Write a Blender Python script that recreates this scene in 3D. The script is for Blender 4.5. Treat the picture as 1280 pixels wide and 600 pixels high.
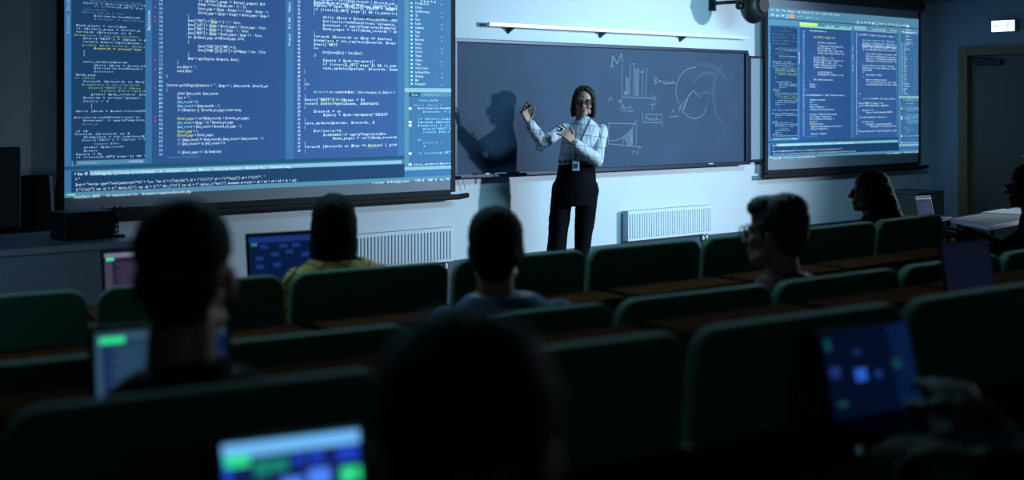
import bpy, math, random
from mathutils import Vector, Matrix
random.seed(7)
R = math.radians
PI = math.pi
for o in list(bpy.data.objects): bpy.data.objects.remove(o)
SC = bpy.context.scene
COL = SC.collection

# ------------------------------------------------------------------ camera, world, light
YAW = R(-40.7)                     # the camera looks obliquely along the rows, the front wall runs along world X
CS, SN = math.cos(R(40.7)), math.sin(R(40.7))
CAMZ, F, HOR = 1.56, 1600.0, 131.0
WALL = 7.925                       # distance of the front wall (world y)
SIDE = 13.0                        # right wall (world x)
CEIL = 2.72
cam_d = bpy.data.cameras.new('camera')
cam = bpy.data.objects.new('camera', cam_d); COL.objects.link(cam)
cam.location = (0, 0, CAMZ); cam.rotation_euler = (PI/2, 0, YAW)
cam_d.sensor_width = 36; cam_d.lens = 45; cam_d.shift_y = -(300-HOR)/1280
cam_d.clip_start = 0.05
cam_d.dof.use_dof = True; cam_d.dof.focus_distance = 10.2; cam_d.dof.aperture_fstop = 2.0
SC.camera = cam
w = bpy.data.worlds.new('world'); SC.world = w; w.use_nodes = True
w.node_tree.nodes['Background'].inputs[0].default_value = (0.02, 0.03, 0.05, 1)
w.node_tree.nodes['Background'].inputs[1].default_value = 0.2
vs = SC.view_settings
vs.view_transform = 'Standard'; vs.look = 'None'; vs.exposure = 0.0; vs.gamma = 1.0; vs.use_curve_mapping = False

def CW(X, D, z):                   # camera-plan metres (right, depth) to world
    return Vector((CS*X + SN*D, -SN*X + CS*D, z))
def ray_y(px, py, yp):             # the point of the plane world y = yp seen at a pixel
    a = (px-640)/F; D = yp/(CS - SN*a)
    return (CS*a + SN)*D, CAMZ + (HOR-py)/F*D
def ray_x(px, py, xp):
    a = (px-640)/F; D = xp/(CS*a + SN)
    return (CS - SN*a)*D, CAMZ + (HOR-py)/F*D

def lamp_spot(name, loc, target, energy, color, size, blend, radius):
    l = bpy.data.lights.new(name, 'SPOT'); l.energy = energy; l.color = color
    l.spot_size = size; l.spot_blend = blend; l.shadow_soft_size = radius
    o = bpy.data.objects.new(name, l); COL.objects.link(o); o.location = loc
    o.rotation_euler = (Vector(target)-Vector(loc)).to_track_quat('-Z', 'Y').to_euler()
    return o
lamp_spot('stage_spotlight', (12.55, 0.2, 2.3), (7.85, WALL, 1.15), 2800, (0.70, 0.85, 1.0), R(44), 0.9, 0.14)
def lamp_area(name, loc, target, energy, color, sx, sy, spread=180):
    l = bpy.data.lights.new(name, 'AREA'); l.energy = energy; l.color = color
    l.shape = 'RECTANGLE'; l.size = sx; l.size_y = sy; l.spread = R(spread)
    o = bpy.data.objects.new(name, l); COL.objects.link(o); o.location = loc
    o.rotation_euler = (Vector(target)-Vector(loc)).to_track_quat('-Z', 'Y').to_euler()
    return o
lamp_area('board_fill', (8.1, 4.9, CEIL-0.16), (8.2, WALL, 1.25), 47, (0.34, 0.74, 1.0), 1.6, 0.3, 125)  # added cyan fill for the front wall and the lecturer's shadow, no real fixture
lamp_area('seat_top_fill', (3.0, 4.5, CEIL-0.05), (2.1, 2.6, 0), 38, (0.40, 0.85, 1.0), 4.5, 0.5, 140)  # added fill that brings out the seat tops, not a lamp of the room
lamp_area('ambient_fill', (0.6, -2.8, 2.45), (3.5, 3.5, 0.7), 3.2, (0.55, 0.85, 1.0), 3.5, 0.4)  # added weak fill from the rear, lifts the blacks
lamp_spot('audience_rim_fill', (12.6, 4.0, 2.35), (2.6, 2.0, 0.95), 300, (0.75, 0.88, 1.0), R(38), 0.6, 0.06)  # extra spot added for rim light on the audience's right sides
lamp_area('podium_fill', (-1.0, 1.5, CEIL-0.1), (0.2, 6.6, 0.8), 9, (0.42, 0.66, 1.0), 1.5, 0.5, 65)  # added narrow fill to brighten the lectern desk at the left

# ------------------------------------------------------------------ materials
def mat(name, col, rough=0.6, metal=0.0, emit=None, strength=0.0, noise=0.0, nscale=20, bump=0.0, bscale=80, spec=0.5, alpha=1.0, sheen=0.0):
    m = bpy.data.materials.new(name); m.use_nodes = True
    nt = m.node_tree; b = nt.nodes['Principled BSDF']
    b.inputs['Base Color'].default_value = (*col, 1); b.inputs['Roughness'].default_value = rough
    b.inputs['Metallic'].default_value = metal; b.inputs['Specular IOR Level'].default_value = spec
    b.inputs['Alpha'].default_value = alpha; b.inputs['Sheen Weight'].default_value = sheen
    if emit:
        b.inputs['Emission Color'].default_value = (*emit, 1); b.inputs['Emission Strength'].default_value = strength
    if noise or bump:
        tc = nt.nodes.new('ShaderNodeTexCoord')
    if noise:
        n = nt.nodes.new('ShaderNodeTexNoise'); n.inputs['Scale'].default_value = nscale; n.inputs['Detail'].default_value = 5
        mx = nt.nodes.new('ShaderNodeMix'); mx.data_type = 'RGBA'
        mx.inputs['A'].default_value = (*[c*(1-noise) for c in col], 1)
        mx.inputs['B'].default_value = (*[min(1, c*(1+noise)) for c in col], 1)
        nt.links.new(tc.outputs['Object'], n.inputs['Vector']); nt.links.new(n.outputs['Fac'], mx.inputs['Factor'])
        nt.links.new(mx.outputs['Result'], b.inputs['Base Color'])
    if bump:
        n2 = nt.nodes.new('ShaderNodeTexNoise'); n2.inputs['Scale'].default_value = bscale; n2.inputs['Detail'].default_value = 4
        bp = nt.nodes.new('ShaderNodeBump'); bp.inputs['Strength'].default_value = bump; bp.inputs['Distance'].default_value = 0.01
        nt.links.new(tc.outputs['Object'], n2.inputs['Vector']); nt.links.new(n2.outputs['Fac'], bp.inputs['Height'])
        nt.links.new(bp.outputs['Normal'], b.inputs['Normal'])
    return m

def line_mat(name, base, line, planes, period, width, rough=0.7, second=None, base2=None):
    """cloth with woven check lines: planes = list of direction vectors in object space"""
    m = mat(name, base, rough); nt = m.node_tree; b = nt.nodes['Principled BSDF']
    tc = nt.nodes.new('ShaderNodeTexCoord'); prev = None
    for d in planes:
        dp = nt.nodes.new('ShaderNodeVectorMath'); dp.operation = 'DOT_PRODUCT'
        dp.inputs[1].default_value = d; nt.links.new(tc.outputs['Object'], dp.inputs[0])
        dv = nt.nodes.new('ShaderNodeMath'); dv.operation = 'DIVIDE'; dv.inputs[1].default_value = period
        nt.links.new(dp.outputs['Value'], dv.inputs[0])
        fr = nt.nodes.new('ShaderNodeMath'); fr.operation = 'FRACT'; nt.links.new(dv.outputs[0], fr.inputs[0])
        lt = nt.nodes.new('ShaderNodeMath'); lt.operation = 'LESS_THAN'; lt.inputs[1].default_value = width/period
        nt.links.new(fr.outputs[0], lt.inputs[0])
        if prev is None: prev = lt
        else:
            mx = nt.nodes.new('ShaderNodeMath'); mx.operation = 'MAXIMUM'
            nt.links.new(prev.outputs[0], mx.inputs[0]); nt.links.new(lt.outputs[0], mx.inputs[1]); prev = mx
    mix = nt.nodes.new('ShaderNodeMix'); mix.data_type = 'RGBA'
    mix.inputs['A'].default_value = (*base, 1); mix.inputs['B'].default_value = (*line, 1)
    if base2:
        n = nt.nodes.new('ShaderNodeTexNoise'); n.inputs['Scale'].default_value = 9
        rp = nt.nodes.new('ShaderNodeValToRGB'); rp.color_ramp.elements[0].position = 0.45; rp.color_ramp.elements[1].position = 0.6
        rp.color_ramp.elements[0].color = (*base, 1); rp.color_ramp.elements[1].color = (*base2, 1)
        nt.links.new(tc.outputs['Object'], n.inputs['Vector']); nt.links.new(n.outputs['Fac'], rp.inputs['Fac'])
        nt.links.new(rp.outputs['Color'], mix.inputs['A'])
    nt.links.new(prev.outputs[0], mix.inputs['Factor']); nt.links.new(mix.outputs['Result'], b.inputs['Base Color'])
    return m

def emis(name, col, s=1.0, base=None, rough=0.6):
    return mat(name, base or tuple(min(.6, c*0.6) for c in col), rough, emit=col, strength=s, spec=0.1)

M = {}
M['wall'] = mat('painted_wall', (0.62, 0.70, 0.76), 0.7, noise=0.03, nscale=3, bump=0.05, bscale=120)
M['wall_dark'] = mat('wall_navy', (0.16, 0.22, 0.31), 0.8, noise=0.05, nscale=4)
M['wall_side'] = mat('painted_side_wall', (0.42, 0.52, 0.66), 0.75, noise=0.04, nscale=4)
M['skirt'] = mat('dark_skirting', (0.03, 0.05, 0.10), 0.5)
M['floor'] = mat('floor_carpet', (0.05, 0.055, 0.065), 0.9, noise=0.3, nscale=60, bump=0.3, bscale=300)
M['ceil'] = mat('ceiling_board', (0.16, 0.14, 0.12), 0.8, noise=0.2, nscale=8)
M['black'] = mat('black_plastic', (0.008, 0.009, 0.012), 0.45, noise=0.1)
M['bezel'] = mat('black_screen_border', (0.006, 0.007, 0.011), 0.8)
M['housing'] = mat('dark_aluminium', (0.03, 0.035, 0.05), 0.4, 0.3)
M['fabric'] = mat('screen_fabric', (0.30, 0.34, 0.40), 0.9)
M['board'] = mat('chalkboard_slate', (0.042, 0.074, 0.130), 0.7, noise=0.25, nscale=2.2, spec=0.25)
M['board_frame'] = mat('board_frame_dark', (0.015, 0.03, 0.06), 0.4, 0.4)
M['white_board'] = mat('glossy_white_board', (0.30, 0.37, 0.45), 0.15, spec=0.8)
M['rail'] = mat('white_metal_rail', (0.8, 0.86, 0.9), 0.35, 0.1)
M['radiator'] = mat('radiator_enamel', (0.66, 0.76, 0.83), 0.35)
M['radgroove'] = mat('radiator_groove', (0.40, 0.50, 0.60), 0.5)
M['chrome'] = mat('chrome', (0.7, 0.75, 0.8), 0.15, 1.0)
M['seat'] = mat('green_upholstery', (0.032, 0.155, 0.090), 0.85, noise=0.2, nscale=90, bump=0.3, bscale=400, sheen=0.35)
M['seatshell'] = mat('dark_seat_frame', (0.012, 0.014, 0.016), 0.5)
M['wood'] = mat('desk_wood', (0.060, 0.024, 0.014), 0.9, noise=0.3, nscale=12, spec=0.0)
M['podium'] = mat('podium_laminate', (0.50, 0.60, 0.68), 0.45, noise=0.03, nscale=5)
M['podium_top'] = mat('podium_top', (0.62, 0.70, 0.76), 0.3)
M['skin'] = mat('skin', (0.40, 0.22, 0.17), 0.5, noise=0.08, nscale=30)
M['skin_warm'] = mat('skin_warm', (0.30, 0.12, 0.08), 0.5, noise=0.1, nscale=30)
M['skin_dark'] = mat('skin_brown', (0.050, 0.024, 0.018), 0.6, noise=0.1, nscale=30, spec=0.2)
M['hair'] = mat('hair_dark', (0.005, 0.004, 0.004), 0.75, noise=0.4, nscale=60, bump=0.25, bscale=200, spec=0.15)
M['hair_brown'] = mat('hair_brown', (0.020, 0.012, 0.008), 0.6, noise=0.4, nscale=60, bump=0.25, bscale=200, spec=0.3)
for k_ in ('hair', 'hair_brown'):            # noise drawn out into strands
    nt_ = M[k_].node_tree; mp_ = nt_.nodes.new('ShaderNodeMapping'); mp_.inputs['Scale'].default_value = (1, 1, 0.08)
    tc_ = [n_ for n_ in nt_.nodes if n_.type == 'TEX_COORD'][0]; nt_.links.new(tc_.outputs['Object'], mp_.inputs['Vector'])
    for n_ in nt_.nodes:
        if n_.type == 'TEX_NOISE': nt_.links.new(mp_.outputs['Vector'], n_.inputs['Vector'])
M['lips'] = mat('lips', (0.28, 0.07, 0.07), 0.4)
M['eye'] = mat('eye_white', (0.35, 0.35, 0.35), 0.3)
M['trouser'] = mat('black_trousers', (0.006, 0.006, 0.009), 0.95, bump=0.3, bscale=12, spec=0.1)
M['navy'] = mat('navy_cotton', (0.022, 0.03, 0.09), 0.85, noise=0.2, nscale=40)
M['bluecotton'] = mat('blue_cotton', (0.045, 0.09, 0.22), 0.85, noise=0.15, nscale=40)
M['blackcotton'] = mat('black_cotton', (0.007, 0.007, 0.012), 0.95, noise=0.2, nscale=40, spec=0.08)
M['maroon'] = mat('maroon_cotton', (0.10, 0.012, 0.022), 0.85, noise=0.2, nscale=40)
M['check'] = line_mat('white_checked_blouse', (0.58, 0.64, 0.72), (0.13, 0.16, 0.26), [(1, 0.25, 0.05), (0.12, 0, 1)], 0.083, 0.0045)
M['plaid'] = line_mat('yellow_plaid', (0.62, 0.47, 0.07), (0.03, 0.03, 0.03), [(0.8, 0.2, 0.7), (-0.8, 0.2, 0.7)], 0.070, 0.008, base2=(0.55, 0.24, 0.03))
M['denim'] = mat('denim', (0.03, 0.04, 0.08), 0.9, noise=0.3, nscale=60)
M['lens'] = mat('dark_lens', (0.01, 0.012, 0.02), 0.08, alpha=0.32)
M['laptop'] = mat('dark_laptop_metal', (0.02, 0.022, 0.028), 0.4, 0.5)
M['laptop_grey'] = mat('silver_laptop_metal', (0.06, 0.065, 0.09), 0.5, 0.2)
M['keys'] = mat('laptop_keys', (0.008, 0.008, 0.01), 0.5)
M['paper'] = mat('white_paper', (0.75, 0.80, 0.85), 0.7)
M['tabletop'] = mat('white_table_laminate', (0.62, 0.68, 0.74), 0.35)
M['chalk'] = mat('chalk_line', (0.42, 0.52, 0.62), 0.9, alpha=0.45)
M['chalk_faint'] = mat('chalk_line_faint', (0.35, 0.45, 0.55), 0.95, alpha=0.07)
M['door'] = mat('door_leaf', (0.19, 0.17, 0.14), 0.5, noise=0.06, nscale=3)
M['doorframe'] = mat('door_frame_wood', (0.34, 0.22, 0.11), 0.55, noise=0.15, nscale=10)
M['cab'] = mat('cabinet_board', (0.12, 0.13, 0.13), 0.6)
# projected / backlit colours
M['s_side'] = emis('pic_sidebar', (0.012, 0.050, 0.135))
M['s_code'] = emis('pic_code', (0.026, 0.084, 0.245))
M['s_hl'] = emis('pic_highlight', (0.085, 0.20, 0.20))
M['s_code2'] = emis('pic_code_right', (0.034, 0.105, 0.300))
M['s_panel'] = emis('pic_panel', (0.045, 0.155, 0.330))
M['s_cons'] = emis('pic_console', (0.010, 0.050, 0.130))
M['s_gap'] = emis('pic_gap', (0.040, 0.160, 0.360))
M['s_bar'] = emis('pic_bar', (0.085, 0.240, 0.360))
M['s_light'] = emis('pic_light_bar', (0.24, 0.47, 0.56))
M['s_dim'] = emis('pic_dim_bar', (0.012, 0.085, 0.160))
M['t_white'] = emis('text_white', (0.62, 0.86, 1.0), 1.0)
M['t_thin'] = emis('text_thin', (0.38, 0.62, 0.85), 1.0)
M['t_soft'] = emis('text_soft', (0.24, 0.46, 0.62), 1.0)
M['t_dim'] = emis('text_dim', (0.12, 0.22, 0.33), 1.0)
M['t_cyan'] = emis('text_cyan', (0.30, 0.74, 0.90), 1.0)
M['t_green'] = emis('text_green', (0.22, 0.80, 0.42), 1.0)
M['t_yellow'] = emis('text_yellow', (0.62, 0.80, 0.22), 1.0)
M['t_ygs'] = emis('text_olive', (0.22, 0.42, 0.16), 1.0)
M['t_red'] = emis('text_red', (0.55, 0.06, 0.10), 1.0)
M['t_orange'] = emis('text_orange', (0.85, 0.30, 0.10), 1.0)

# ------------------------------------------------------------------ mesh builder
class MB:
    def __init__(s): s.v = []; s.f = []; s.m = []
    def add(s, vs, fs, mi=0):
        b = len(s.v); s.v += [tuple(x) for x in vs]; s.f += [tuple(b+i for i in f) for f in fs]; s.m += [mi]*len(fs)
        return s
    def box(s, c, d, rot=None, mi=0):
        c = Vector(c); h = Vector(d)/2; vs = []
        for x in (-1, 1):
            for y in (-1, 1):
                for z in (-1, 1):
                    p = Vector((x*h.x, y*h.y, z*h.z))
                    if rot is not None: p = rot @ p
                    vs.append(c+p)
        return s.add(vs, [(0,1,3,2),(4,6,7,5),(0,4,5,1),(2,3,7,6),(0,2,6,4),(1,5,7,3)], mi)
    def prism(s, poly, y0, y1, mi=0, swap=False):       # polygon in x,z extruded along y
        n = len(poly)
        vs = [(x, y0, z) for x, z in poly] + [(x, y1, z) for x, z in poly]
        fs = [tuple(range(n)), tuple(range(2*n-1, n-1, -1))]
        fs += [(i, i+n, (i+1) % n+n, (i+1) % n) for i in range(n)]
        return s.add(vs, fs, mi)
    def ring_pts(s, c, ax, r, n):
        ax = Vector(ax).normalized(); a = ax.orthogonal().normalized(); b = ax.cross(a)
        return [Vector(c)+(a*math.cos(2*PI*i/n)+b*math.sin(2*PI*i/n))*r for i in range(n)]
    def cone(s, p0, r0, p1, r1, n=14, mi=0):
        p0 = Vector(p0); p1 = Vector(p1); ax = p1-p0
        if ax.length < 1e-6: return s
        vs = s.ring_pts(p0, ax, r0, n)+s.ring_pts(p1, ax, r1, n)
        fs = [tuple(range(n-1, -1, -1)), tuple(range(n, 2*n))]+[(i, (i+1) % n, (i+1) % n+n, i+n) for i in range(n)]
        return s.add(vs, fs, mi)
    def ell(s, c, r, rot=None, nu=16, nv=10, mi=0):
        if not hasattr(r, '__len__'): r = (r, r, r)
        c = Vector(c); vs = []; 
        def P(p):
            p = Vector(p)
            if rot is not None: p = rot @ p
            return c+p
        vs.append(P((0, 0, r[2])))
        for j in range(1, nv):
            t = PI*j/nv
            for i in range(nu):
                a = 2*PI*i/nu
                vs.append(P((r[0]*math.sin(t)*math.cos(a), r[1]*math.sin(t)*math.sin(a), r[2]*math.cos(t))))
        vs.append(P((0, 0, -r[2]))); fs = []
        for i in range(nu): fs.append((0, 1+i, 1+(i+1) % nu))
        for j in range(nv-2):
            for i in range(nu):
                a = 1+j*nu+i; b = 1+j*nu+(i+1) % nu
                fs.append((a, a+nu, b+nu, b))
        L = len(vs)-1
        for i in range(nu): fs.append((L, 1+(nv-2)*nu+(i+1) % nu, 1+(nv-2)*nu+i))
        return s.add(vs, fs, mi)
    def caps(s, pts, rs, n=12, mi=0):                  # chain of tapering capsules
        for i in range(len(pts)-1): s.cone(pts[i], rs[i], pts[i+1], rs[i+1], n, mi)
        for p, r in zip(pts, rs): s.ell(p, r*0.998, nu=n, nv=8, mi=mi)
        return s
    def tube(s, pts, r, n=8, mi=0, closed=False):
        pts = [Vector(p) for p in pts]; N = len(pts); rings = []
        for i, p in enumerate(pts):
            a = pts[(i-1) % N] if (closed or i > 0) else p
            b = pts[(i+1) % N] if (closed or i < N-1) else p
            t = (b-a).normalized()
            up = Vector((0, 0, 1)) if abs(t.z) < 0.95 else Vector((1, 0, 0))
            x = t.cross(up).normalized(); y = x.cross(t)
            rings.append([p+(x*math.cos(2*PI*k/n)+y*math.sin(2*PI*k/n))*r for k in range(n)])
        vs = [q for rg in rings for q in rg]; fs = []
        for i in range(N if closed else N-1):
            j = (i+1) % N
            for k in range(n): fs.append((i*n+k, i*n+(k+1) % n, j*n+(k+1) % n, j*n+k))
        if not closed: fs += [tuple(range(n-1, -1, -1)), tuple((N-1)*n+k for k in range(n))]
        return s.add(vs, fs, mi)
    def loft(s, rings, n=24, mi=0):                    # ring: (cx,cy,cz, rx, ry[, yaw])
        vs = []
        for rg in rings:
            cx, cy, cz, rx, ry = rg[:5]; a0 = rg[5] if len(rg) > 5 else 0
            for i in range(n):
                a = 2*PI*i/n; x = rx*math.cos(a); y = ry*math.sin(a)
                vs.append((cx+x*math.cos(a0)-y*math.sin(a0), cy+x*math.sin(a0)+y*math.cos(a0), cz))
        fs = [tuple(range(n-1, -1, -1)), tuple((len(rings)-1)*n+i for i in range(n))]
        for j in range(len(rings)-1):
            for i in range(n): fs.append((j*n+i, j*n+(i+1) % n, (j+1)*n+(i+1) % n, (j+1)*n+i))
        return s.add(vs, fs, mi)
    def xf(s, mtx):
        s.v = [tuple(mtx @ Vector(p)) for p in s.v]; return s
    def build(s, name, mats, parent=None, bevel=0, seg=2, smooth=False, remesh=0, relax=3, disp=0, dscale=0.05):
        me = bpy.data.meshes.new(name); me.from_pydata(s.v, [], s.f); me.update()
        o = bpy.data.objects.new(name, me); COL.objects.link(o)
        for m_ in (mats if isinstance(mats, list) else [mats]): me.materials.append(m_)
        if isinstance(mats, list): me.polygons.foreach_set('material_index', s.m)
        if parent: o.parent = parent
        if smooth: me.polygons.foreach_set('use_smooth', [True]*len(me.polygons))
        if bevel:
            b = o.modifiers.new('bevel', 'BEVEL'); b.width = bevel; b.segments = seg; b.limit_method = 'ANGLE'; b.angle_limit = R(40)
        if remesh:
            r = o.modifiers.new('remesh', 'REMESH'); r.mode = 'VOXEL'; r.voxel_size = remesh; r.use_smooth_shade = True
            q = o.modifiers.new('relax', 'SMOOTH'); q.factor = 0.5; q.iterations = relax
            if disp:
                t = bpy.data.textures.new(name+'_folds', 'CLOUDS'); t.noise_scale = dscale; t.noise_depth = 1
                d = o.modifiers.new('folds', 'DISPLACE'); d.texture = t; d.strength = disp; d.mid_level = 0.5; d.texture_coords = 'LOCAL'
            # bake so that the object is one plain mesh
            dg = bpy.context.evaluated_depsgraph_get()
            nm = bpy.data.meshes.new_from_object(o.evaluated_get(dg)); o.modifiers.clear(); o.data = nm
            nm.polygons.foreach_set('use_smooth', [True]*len(nm.polygons))
        return o

def tag(o, label=None, cat=None, group=None, kind=None):
    if label: o['label'] = label
    if cat: o['category'] = cat
    if group: o['group'] = group
    if kind: o['kind'] = kind
    return o
def empty(name, loc, rz=0):
    e = bpy.data.objects.new(name, None); COL.objects.link(e); e.location = loc; e.rotation_euler = (0, 0, rz); e.empty_display_size = 0.1
    return e
def copy_tree(o, parent=None):
    c = o.copy(); COL.objects.link(c); c.parent = parent
    for ch in [k for k in bpy.data.objects if k.parent == o]: copy_tree(ch, c)
    return c
def at(o, loc, rz=0, label=None):
    o.location = loc; o.rotation_euler = (0, 0, rz)
    if label: o['label'] = label
    return o

# ------------------------------------------------------------------ lettering
GL = {}
def glyph(ch):
    if ch in GL: return GL[ch]
    cu = bpy.data.curves.new('glyph', 'FONT'); cu.body = ch; cu.size = 1.0; cu.resolution_u = 1; cu.offset = 0.018
    ob = bpy.data.objects.new('glyph', cu); COL.objects.link(ob)
    dg = bpy.context.evaluated_depsgraph_get()
    me = bpy.data.meshes.new_from_object(ob.evaluated_get(dg))
    v = [(p.co.x, p.co.y) for p in me.vertices]; f = [tuple(p.vertices) for p in me.polygons]
    bpy.data.objects.remove(ob); bpy.data.meshes.remove(me)
    if v:
        x0 = min(p[0] for p in v); x1 = max(p[0] for p in v); wd = x1-x0; k = min(1.0, 0.56/max(wd, 1e-3))
        v = [((p[0]-(x0+x1)/2)*k+0.3, p[1]) for p in v]
    GL[ch] = (v, f); return GL[ch]
def put_text(mb, txt, x0, x1, yc, size, y, sgn=1, rot=False):
    """monospaced line in the plane facing -Y; x0..x1 is the run's width, yc its centre height"""
    n = max(1, len(txt)); cw = (x1-x0)/n
    for i, ch in enumerate(txt):
        if ch == ' ': continue
        v, f = glyph(ch)
        if rot: vs = [(yc-(q-0.35)*size, y, x0+i*cw+p*cw/0.6) for p, q in v]; fs = f
        else: vs = [(x0+i*cw+p*cw/0.6, y, yc+(q-0.35)*size) for p, q in v]; fs = f
        mb.add(vs, fs)

# ------------------------------------------------------------------ room
def struct(name, mb, m, **k):
    return tag(mb.build(name, m, **k), kind='structure')
XL, YB = -4.2, -3.2
struct('floor', MB().box(((XL+SIDE)/2, (YB+WALL)/2, -0.05), (SIDE-XL+.4, WALL-YB+.4, 0.1)), M['floor'])
struct('wall_front', MB().box(((XL+SIDE)/2, WALL+.1, CEIL/2), (SIDE-XL+.4, 0.2, CEIL)), M['wall'])
struct('wall_left', MB().box((XL-.1, (YB+WALL)/2, CEIL/2), (0.2, WALL-YB, CEIL)), M['wall_dark'])
struct('wall_rear', MB().box(((XL+SIDE)/2, YB-.1, CEIL/2), (SIDE-XL+.4, 0.2, CEIL)), M['wall_dark'])
# right wall with the doorway cut out
dY0, _ = ray_x(1201, 60, SIDE); dTop = 2.19; dY1 = dY0-1.0
wr = MB()
wr.box((SIDE+.1, (dY0+WALL)/2, CEIL/2), (0.2, WALL-dY0, CEIL))
wr.box((SIDE+.1, (dY0+dY1)/2, (dTop+CEIL)/2), (0.2, dY0-dY1, CEIL-dTop))
wr.box((SIDE+.1, (dY1+YB)/2, CEIL/2), (0.2, dY1-YB, CEIL))
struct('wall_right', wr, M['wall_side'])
c = MB().box(((XL+SIDE)/2, (YB+WALL)/2, CEIL+.06), (SIDE-XL+.4, WALL-YB+.4, 0.1))
for i in range(60):
    x = XL+0.15+i*0.29
    if x < SIDE-.05: c.box((x, (YB+WALL)/2, CEIL), (0.16, WALL-YB, 0.025))
struct('ceiling', c, M['ceil'])
sk = MB().box(((XL+SIDE)/2, WALL-.02, 0.17), (SIDE-XL, 0.04, 0.34))
struct('baseboard_front', sk, M['skirt'], bevel=.004)
# door
d = tag(empty('door_1', (SIDE, dY0, 0)), kind='structure')
fr = MB(); fw = 0.11
fr.box((-.01, -fw/2, dTop/2), (0.1, fw, dTop)); fr.box((-.01, -1.0+fw/2, dTop/2), (0.1, fw, dTop)); fr.box((-.01, -.5, dTop-.045), (0.1, 1.0-2*fw, 0.09))
fr.build('door_frame', M['doorframe'], d, bevel=.006)
lf = MB().box((.03, -.5, dTop/2-.045), (0.04, 1.0-2*fw-.01, dTop-.10)).build('door_leaf', M['door'], d, bevel=.004)
MB().box((-.01, -.33, dTop-.17), (0.05, 0.30, 0.06)).tube([(-.03, -.40, dTop-.14), (-.10, -.30, dTop-.12), (-.03, -.15, dTop-.11)], .008).build('door_closer', M['black'], d, bevel=.005)
h = MB(); h.cone((0.01, -.82, 1.02), .018, (-.05, -.82, 1.02), .012); h.tube([(-.05, -.82, 1.02), (-.055, -.78, 1.02), (-.055, -.70, 1.02)], .009)
h.build('door_handle', M['chrome'], d, smooth=True)
# tiers that carry the seat rows (only their edges can be seen)
def arc_pt(P0, h0, s, Rr=20.0):
    """point and heading on a row arc at run s from its start"""
    h1 = h0+s/Rr
    if abs(s) < 1e-6: return Vector(P0), h0
    cx = P0[0]-Rr*math.sin(h0); cy = P0[1]+Rr*math.cos(h0)
    return Vector((cx+Rr*math.sin(h1), cy-Rr*math.cos(h1))), h1
ROW = {'D': ((0.274, 4.711), R(37.0), 0.13, 0.76, CAMZ-.53), 'C': ((0.272, 3.396), R(34.5), 0.14, 0.852, CAMZ-.52),
       'B': ((0.323, 2.343), R(33.5), 0.25, 0.71, CAMZ-.41)}
def tier(front_row, ahead, z0, z1, name):
    P0, h0 = ROW[front_row][:2]; n = 24; top = []
    for i in range(n+1):
        p, h = arc_pt(P0, h0, -4.5+i*9.0/n)
        q = (p[0]-math.sin(h)*ahead, p[1]+math.cos(h)*ahead); top.append(CW(q[0], q[1], 0))
    for i in range(n, -1, -1):
        p, h = arc_pt(P0, h0, -4.5+i*9.0/n)
        q = (p[0]+math.sin(h)*3.2, p[1]-math.cos(h)*3.2); top.append(CW(q[0], q[1], 0))
    N = len(top); vs = [(p.x, p.y, z0) for p in top]+[(p.x, p.y, z1) for p in top]
    fs = [(i, (i+1) % N, (i+1) % N+N, i+N) for i in range(N)]
    for i in range(n): fs.append((N+i, N+i+1, N+N-2-i, N+N-1-i))
    m_ = MB(); m_.add(vs, fs); struct(name, m_, M['floor'])
tier('D', 0.75, 0.0, 0.13, 'floor_tier_1')
tier('B', 0.95, 0.13, 0.25, 'floor_tier_2')

# ------------------------------------------------------------------ projection screens
SP = WALL-0.10
uL0 = ray_y(80.5, 0, SP)[0]; uL1 = ray_y(563.5, 0, SP)[0]
zL0 = (ray_y(80.5, 250, SP)[1]+ray_y(563.5, 222, SP)[1])/2; zL1 = zL0+1.69*0.987
uR0 = ray_y(960, 0, SP)[0]; uR1 = ray_y(1148, 0, SP)[0]
zR0 = (ray_y(960, 198, SP)[1]+ray_y(1148, 190.7, SP)[1])/2; zR1 = (ray_y(960, 7, SP)[1]+ray_y(1148, 25.8, SP)[1])/2
def L(px, py):
    x, z = ray_y(px, py, SP); return (x-uL0)/(uL1-uL0), (z-zL0)/(zL1-zL0)
def Rr_(px, py):
    x, z = ray_y(px, py, SP); return (x-uR0)/(uR1-uR0), (z-zR0)/(zR1-zR0)

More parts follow.
